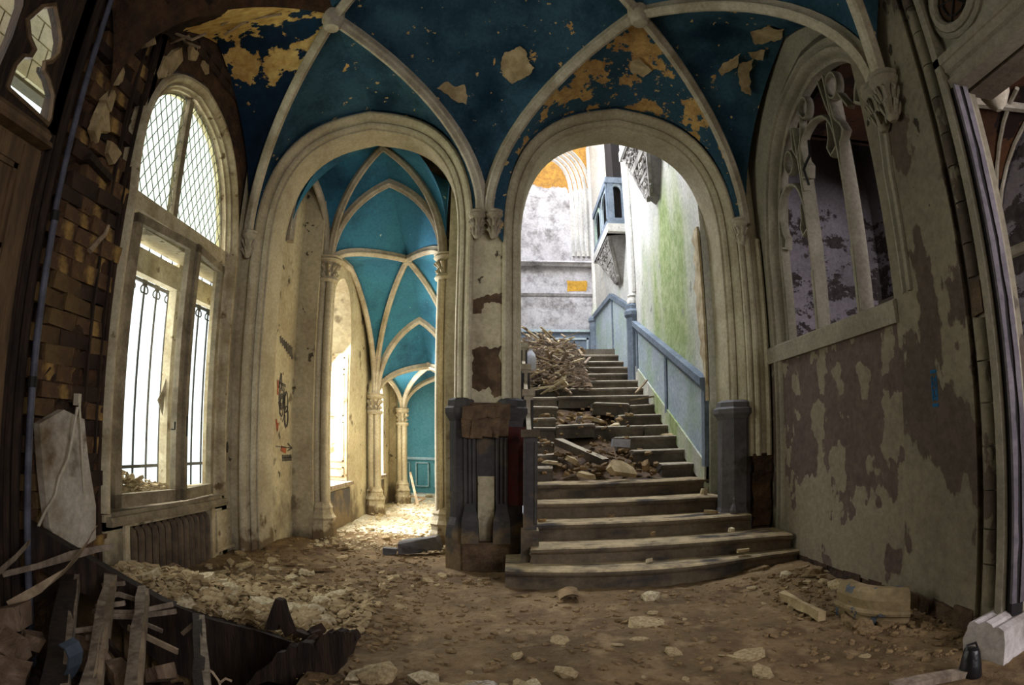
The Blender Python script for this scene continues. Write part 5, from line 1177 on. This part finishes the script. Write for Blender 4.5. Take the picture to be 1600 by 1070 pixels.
for x, y, s, m, fl, k, lab in ((320, 937, .16, 'chip_light', .7, 1, 'large flat pale plaster slab at the heart of the left heap'), (362, 945, .09, 'chip_light', 1, 7, 'rounded white lump right of the large flat slab'), (272, 925, .08, 'brick', 1.6, 8, 'square ochre brick bat in the left heap'),
    (335, 893, .14, 'chip', .6, 2, 'long thin slab in front of the radiator right end'), (1015, 930, .09, 'chip_light', 1.1, 8, 'white plaster lump on the floor before the bottom step'), (1010, 968, .14, 'chip', .5, 3, 'wide flat flake alone on the front floor'),
    (1228, 905, .06, 'chip_light', 1.2, 9, 'small white lump at the right end of the bottom step'), (1270, 900, .10, 'chip_dark', 1.3, 4, 'blocky brown lump against the right wall foot'), (1300, 897, .09, 'chip', .5, 0, 'upright flake leaning on the right wall foot'), (1180, 893, .13, 'chip_dark', .8, 2, 'long brown stone below the right end of the bottom step'),
    (625, 945, .08, 'chip', .6, 5, 'oval flake on the floor front left of the pier'), (500, 943, .09, 'chip_light', 1, 8, 'pale lump right of the left heap'), (1190, 1045, .09, 'chip', .5, 1, 'flat flake near the bottom edge right of centre'), (1165, 1015, .12, 'chip', .4, 4, 'broad curled flake in the right front floor'),
    (590, 1050, .12, 'chip', .9, 6, 'big brown lump of the front heap'), (660, 1052, .10, 'chip_light', .9, 7, 'pale lump of the front heap'), (745, 1062, .12, 'white_slab', .5, 3, 'white slab corner at the bottom edge'), (1560, 935, .10, 'chip', .8, 2, 'stone at the pier foot behind the carved block')):
    p = at_z(x, y, .03); o = frag((p.x, p.y, fz(p.x, p.y) + s * .13 * fl), s, m, (U(-.15, .15), U(-.15, .15), U(0, 6)), k=k, flat=fl); tag(o, lab, 'fragment')
p = at_z(888, 938, 0)
mb = MB().grid(lambda u, v: V((p.x - .07 + .14 * u, p.y - .06 + .16 * v, .015 + .035 * sin(pi * u * .8) + .02 * v)), 8, 3); mb.v += [q + V((0, 0, .012)) for q in mb.v]
n_ = len(mb.v) // 2; mb.f += [tuple(n_ + i for i in reversed(f)) for f in mb.f]
tag(mb.build('roof_tile_piece', M['chip_dark']), 'bent brown tile piece on the floor before the stairs', 'tile')
# fallen curved moulding
ca, cb_ = at_z(1305, 965, 0), at_z(1420, 985, 0); arc = []
ct = (ca + cb_) / 2; dv = (cb_ - ca); nv = V((-dv.y, dv.x, 0)).normalized()
if nv.y > 0: nv = -nv
for k in range(11):
    t = k / 10; arc.append(ca.lerp(cb_, t) + nv * .10 * sin(pi * t) + V((0, 0, .02)))
fm = empty('fallen_moulding', tuple(ct), 'curved fallen stone moulding resting against the right wall foot', 'moulding')
MB().sweep(arc, [(0, 0), (0, .15), (.02, .19), (.05, .215), (.1, .215), (.1, 0)], (0, 0, 1), 1).build('moulding_body', M['painted_stone'], fm)
MB().sweep([q + V((0, 0, .08)) for q in arc], [(-.02, -.015), (-.025, .0), (-.02, .015), (.01, .02), (.01, -.02)], (0, 0, 1), 1).build('moulding_bead', M['painted_stone'], fm)
# pale carved block, black bucket, plank
w0, wd = at_z(1552, 1040, 0), V((.93, .36, 0)); wn = V((-.36, .93, 0))
lob = [(-.05, 0), (.16, 0), (.17, .10), (.15, .15)] + [(.115 + .035 * cos(a), .165 + .03 * sin(a)) for a in (0, .8, 1.6, 2.4)] + [(.05 + .035 * cos(a), .175 + .03 * sin(a)) for a in (.6, 1.5, 2.4)] + [(-.01 + .035 * cos(a), .16 + .03 * sin(a)) for a in (.8, 1.6, 2.6)] + [(-.05, .12)]
cbk = MB().prism([w0 + wn * a + V((0, 0, b)) for a, b in lob], wd * .55).build('carved_block', M['white_stone'])
tag(cbk, 'pale carved stone block with a lobed top in the lower right corner', 'stone')
p = at_z(1515, 1059, 0); bk_ = empty('black_bucket', (p.x, p.y, fz(p.x, p.y)), 'small black plastic bucket by the pale carved block', 'bucket')
MB().lathe((p.x, p.y, fz(p.x, p.y)), [(.052, 0), (.055, .01), (.048, .06), (.040, .11), (.034, .125), (.02, .13)], 12).build('bucket_body', M['black'], bk_, smooth=True)
MB().tube([(p.x - .035, p.y, fz(p.x, p.y) + .12), (p.x - .03, p.y, fz(p.x, p.y) + .145), (p.x + .02, p.y, fz(p.x, p.y) + .15), (p.x + .035, p.y, fz(p.x, p.y) + .12)], .006, 6).build('bucket_handle', M['black'], bk_)
a, b = at_z(1395, 1072, .03), at_z(1508, 1050, .03)
tag(MB().bar(a, b, .07, .025, segs=4, jit=.004).build('loose_plank', M['wood_grey']), 'weathered plank lying beside the black bucket', 'plank')
a, b = at_z(1222, 930, .05), at_z(1285, 962, .05)
tag(MB().bar(a, b, .05, .05, segs=4, jit=.01).build('broken_batten', M['chip']), 'pale broken batten lying in the right rubble', 'batten')
# fallen dark block in the corridor mouth
a, b = at_z(622, 866, .02), at_z(688, 862, .02); d = (b - a)
blk = MB().prism([a, b, b + V((-.03, .05, .10)), b + V((-.06, .06, .14)), a + V((0, .05, .12)), a + V((0, .0, .10))], (.02, .16, 0))
tag(blk.build('fallen_stone_block', M['bluestone']), 'dark grey fallen stone block in the left archway', 'stone')
tag(MB().box(at_z(610, 860, .04), (.13, .09, .07), jit=.01).build('fallen_stone_block', M['bluestone']), 'small dark block beside the larger fallen one', 'stone')
for (p, q, w, lab) in (((641, 738, 10.4), (653, 790, 10.0), .03, 'long stick leaning on the farthest column'), ((640, 775, 10.3), (664, 778, 10.5), .03, 'short stick at the foot of the farthest column'), ((648, 786, 10.2), (664, 779, 10.5), .025, 'thin stick on the floor by the farthest column')):
    tag(MB().bar(at_y(*p), at_y(*q), w, w).build('leaning_stick', M['lath']), lab, 'stick')
scat2(16, lambda: (U(-2.1, -.9), U(11.2, 12.8)), .05, .14, ['chip_light', 'chip_dark'], lambda x, y: 'below the far aqua wall', 'lumps at the far wall')

# debris on the staircase
def on_step(x, i, t=.5): return V((x, sy(i) + TRD * t, RIS * i))
rw = random.Random(55); wm = ['lath', 'lath', 'wood_grey', 'chip_light']
for k in range(170):
    t = rw.random(); y = 8.6 + 2.9 * t; x = .2 + (1.05 - .55 * abs(t - .55)) * rw.random() ** 1.1
    if y < 9.2: x = rw.uniform(.2, .75)
    z = flight_z(y) + .05 + rw.uniform(0, .34) * (1 - (x - .2) / 1.4) * min(1, (y - 8.4) / .8)
    l = rw.uniform(.12, .55); a = rw.uniform(0, pi); e = rw.uniform(-.6, .6)
    d = V((cos(a) * cos(e), sin(a) * cos(e), sin(e))) * l / 2
    w = rw.uniform(.015, .06); m = rw.choice(wm)
    lab = ('short ' if l < .25 else 'middling ' if l < .4 else 'long ') + ('narrow ' if w < .03 else 'broad ') + {'lath': 'tan', 'wood_grey': 'grey', 'chip_light': 'whitish'}[m] + ' splinter ' + ('lying flat' if abs(e) < .2 else 'tilted' if abs(e) < .42 else 'sticking up') + (' at the front of the stair heap' if y < 9.5 else ' in the middle of the stair heap' if y < 10.5 else ' at the back of the stair heap') + (' by the balustrade' if x < .45 else '')
    tag(MB().bar(V((x, y, z)) - d, V((x, y, z)) + d, w, rw.uniform(.01, .025), tw=rw.uniform(.5, 1)).build('wood_splinter', M[m]), lab, 'splinter', 'splinters heaped on the stairs')
hm = MB().grid(lambda u, v: V((.16 + 1.0 * u, 8.9 + 2.6 * v, flight_z(8.9 + 2.6 * v) + .28 * (1 - u) * sin(pi * min(1, v * 1.3 + .1)) + .06 * noise.noise((u * 9, v * 14, 1)))), 16, 30)
fs_ = MB(); rv = random.Random(14)
for k in range(700):
    y = rv.uniform(8.7, 11.5); x = .17 + 1.0 * rv.random() ** 1.2; u_, v_ = (x - .16), (y - 8.9) / 2.6
    z = flight_z(y) + max(.0, .28 * (1 - u_) * sin(pi * min(1, max(0, v_) * 1.3 + .1))) + rv.uniform(.0, .06); a = rv.uniform(0, 6.3); e = rv.uniform(-.5, .5); l = rv.uniform(.03, .12)
    d = V((cos(a) * cos(e), sin(a) * cos(e), sin(e))) * l
    fs_.bar(V((x, y, z)) - d, V((x, y, z)) + d, rv.uniform(.008, .022), .008)
tag(fs_.build('fine_splinters', M['wood_grey']), 'fine splinters and lath scraps covering the stair heap', 'splinters', kind='stuff')
tag(hm.build('splinter_heap', M['rough_stone']), 'bulk of the splintered lath heap on the upper stairs', 'debris', kind='stuff')
jg = V((.26, 8.3, flight_z(8.3) + .10)); jg = at_y(829, 578, 8.6)
j = empty('plastic_jug', tuple(jg), 'milky white plastic jug by the left edge of the upper stairs', 'jug')
MB().lathe(jg, [(.06, 0), (.075, .02), (.075, .16), (.06, .22), (.028, .26), (.025, .29)], 12).build('jug_body', M['jug'], j, smooth=True)
MB().lathe(jg + V((0, 0, .29)), [(.03, 0), (.03, .03), (.02, .035)], 10).build('jug_cap', M['lath'], j)
def slab(px, i, sx, sy_, sz, m, rot, lab, name='stone_slab', dz=.05, cat='slab'):
    p = at_y(px[0], px[1], sy(i) + (.16 if i > 1 else .12)); mb = MB(); mb.shard((0, 0, 0), 1, 1, random.Random(int(px[0])), k=6)
    R_ = Euler(rot).to_matrix(); mb.v = [p + R_ @ V((q.x * sx, q.y * sy_, q.z * sz)) for q in mb.v]
    return tag(mb.build(name, M[m]), lab, cat)
slab((968, 732), 5, .22, .16, .06, 'chip', (.9, .1, .3), 'broad pale slab tipped up in the gap of the stairs', dz=.10)
slab((912, 742), 5, .13, .07, .05, 'chip', (.2, .2, -.5), 'long ochre block left of the broad pale slab', dz=.06)
slab((895, 720), 6, .12, .08, .06, 'chip', (.3, .4, .4), 'upper ochre block left of the broad pale slab', dz=.03)
slab((860, 722), 6, .10, .07, .04, 'chip_light', (.2, .1, .2), 'pale block at the left end of the gap', dz=.0)
slab((1008, 728), 5, .06, .07, .08, 'chip_dark', (.3, -.5, .5), 'small dark wedge right of the broad pale slab', dz=.10)
slab((1045, 683), 8, .15, .08, .08, 'chip', (.1, .0, .1), 'rounded pale boulder on the right of the broken steps', dz=.06)
slab((1040, 658), 10, .12, .06, .04, 'chip', (.1, -.3, .4), 'pale stone leaning at the right of the upper steps', dz=.03)
slab((905, 655), 10, .05, .04, .12, 'jug', (.4, .2, .3), 'crumpled white sheet in the broken upper steps', name='crumpled_sheet', dz=.05, cat='paper')
slab((930, 655), 10, .14, .06, .05, 'chip_light', (.3, .3, .2), 'pale plaster slab beside the crumpled sheet', dz=.04)
slab((960, 665), 9, .12, .07, .04, 'chip_light', (.2, -.2, .3), 'pale flat slab under the tilted upper step', dz=.06)
slab((935, 600), 14, .09, .06, .05, 'chip', (.1, .1, .1), 'squarish ochre lump on the upper steps', dz=.04)
slab((940, 615), 13, .11, .06, .04, 'chip_light', (.0, .1, .2), 'flat pale lump on the step below the ochre one', dz=.03)
slab((1100, 768), 4, .05, .05, .06, 'chip_light', (.1, .1, .1), 'pale lump at the right end of the fourth step', dz=.05)
slab((1110, 800), 3, .09, .05, .04, 'chip', (.1, .1, .1), 'flat pale stone at the right end of the third step', dz=.03)
slab((955, 806), 3, .04, .03, .03, 'chip_dark', (0, 0, 0), 'small brown chip in the middle of the third step', dz=.02)
slab((1020, 834), 2, .04, .03, .04, 'chip_dark', (0, 0, 1), 'small brown chip standing on the second step', dz=.02)
slab((1015, 875), 1, .05, .03, .03, 'chip_light', (0, 0, .6), 'small pale chip on the bottom step', dz=.02)
slab((1142, 828), 2, .04, .04, .04, 'chip_light', (0, 0, .2), 'little white lump at the right of the second step', dz=.03)
slab((1160, 860), 1, .10, .05, .03, 'chip', (0, 0, .2), 'flat flake on the right part of the bottom step', dz=.02)
slab((846, 813), 3, .05, .04, .03, 'brick', (0, 0, .2), 'reddish chip at the left end of the third step', dz=.02)
dk = at_y(872, 690, 6.9); dk2 = at_y(945, 722, 6.45)
tag(MB().bar(dk, dk2, .13, .075, segs=3, jit=.004).build('fallen_tread', M['stone_step_dark']), 'dark fallen tread slanting down across the broken steps', 'tread')
dk = at_y(970, 692, 6.75); tag(MB().box(dk, (.2, .08, .09), Euler((0, .08, .05))).build('white_board', M['jug']), 'short pale board wedged under the right broken tread', 'board')
st_ = at_y(1003, 606, 7.9); st2_ = at_y(1008, 595, 8.3)
for k, (p, q) in enumerate((((993, 614, 8.3), (1011, 594, 8.5)), ((985, 625, 8.0), (1030, 618, 8.2)))):
    tag(MB().bar(at_y(*p), at_y(*q), .03, .02).build('wood_strip', M['lath']), ('thin lath leaning on the skirting of the upper stairs', 'thin lath lying along the upper right steps')[k], 'strip')
lim = MB(); rl2 = random.Random(66)
for k in range(240):
    i = rl2.choice([6, 6, 6, 7, 7, 8, 9, 10, 10, 11]); x = rl2.uniform(.25, 1.5); p = on_step(x, i, rl2.uniform(-.3, .8)); s = rl2.uniform(.015, .06)
    lim.shard(p + V((0, 0, rl2.uniform(-.1, .02))), s, s * .6, rl2, Euler((rl2.uniform(-.6, .6), rl2.uniform(-.6, .6), 0)), k=5)
tag(lim.build('stair_rubble', M['chip_dark']), 'small rubble filling the gap of the broken steps', 'rubble', kind='stuff')
# heap of pale sticks in the right room
rh = random.Random(91)
for k in range(60):
    c = V((rh.uniform(2.9, 4.3), rh.uniform(2.6, 4.2), rh.uniform(.05, .75))); a = rh.uniform(0, 6.3); e = rh.uniform(-.7, .7); l = rh.uniform(.3, .9) / 2
    d = V((cos(a) * cos(e), sin(a) * cos(e), sin(e))) * l
    lab = ('short' if l < .24 else 'middling' if l < .36 else 'long') + ' pale lath ' + ('lying level ' if abs(e) < .2 else 'leaning ' if abs(e) < .45 else 'standing steeply ') + ('low' if c.z < .3 else 'halfway up' if c.z < .52 else 'high') + ' in the right room heap, ' + ('near side' if c.y < 3.3 else 'far side')
    tag(MB().bar(c - d, c + d, rh.uniform(.02, .05), .02).build('loose_lath', M['white_stone']), lab, 'lath', 'laths heaped in the right room')
hr = MB().grid(lambda u, v: V((2.7 + 2.0 * u, 2.5 + 2.4 * v, .5 * sin(pi * u) * sin(pi * v) + .08 * noise.noise((u * 8, v * 8, 2)))), 20, 20)
tag(hr.build('room_debris', M['chip_dark']), 'low mound of debris on the floor of the right room', 'debris', kind='stuff')
for o in list(bpy.data.objects):
    if '_base' in o: del o['_base']
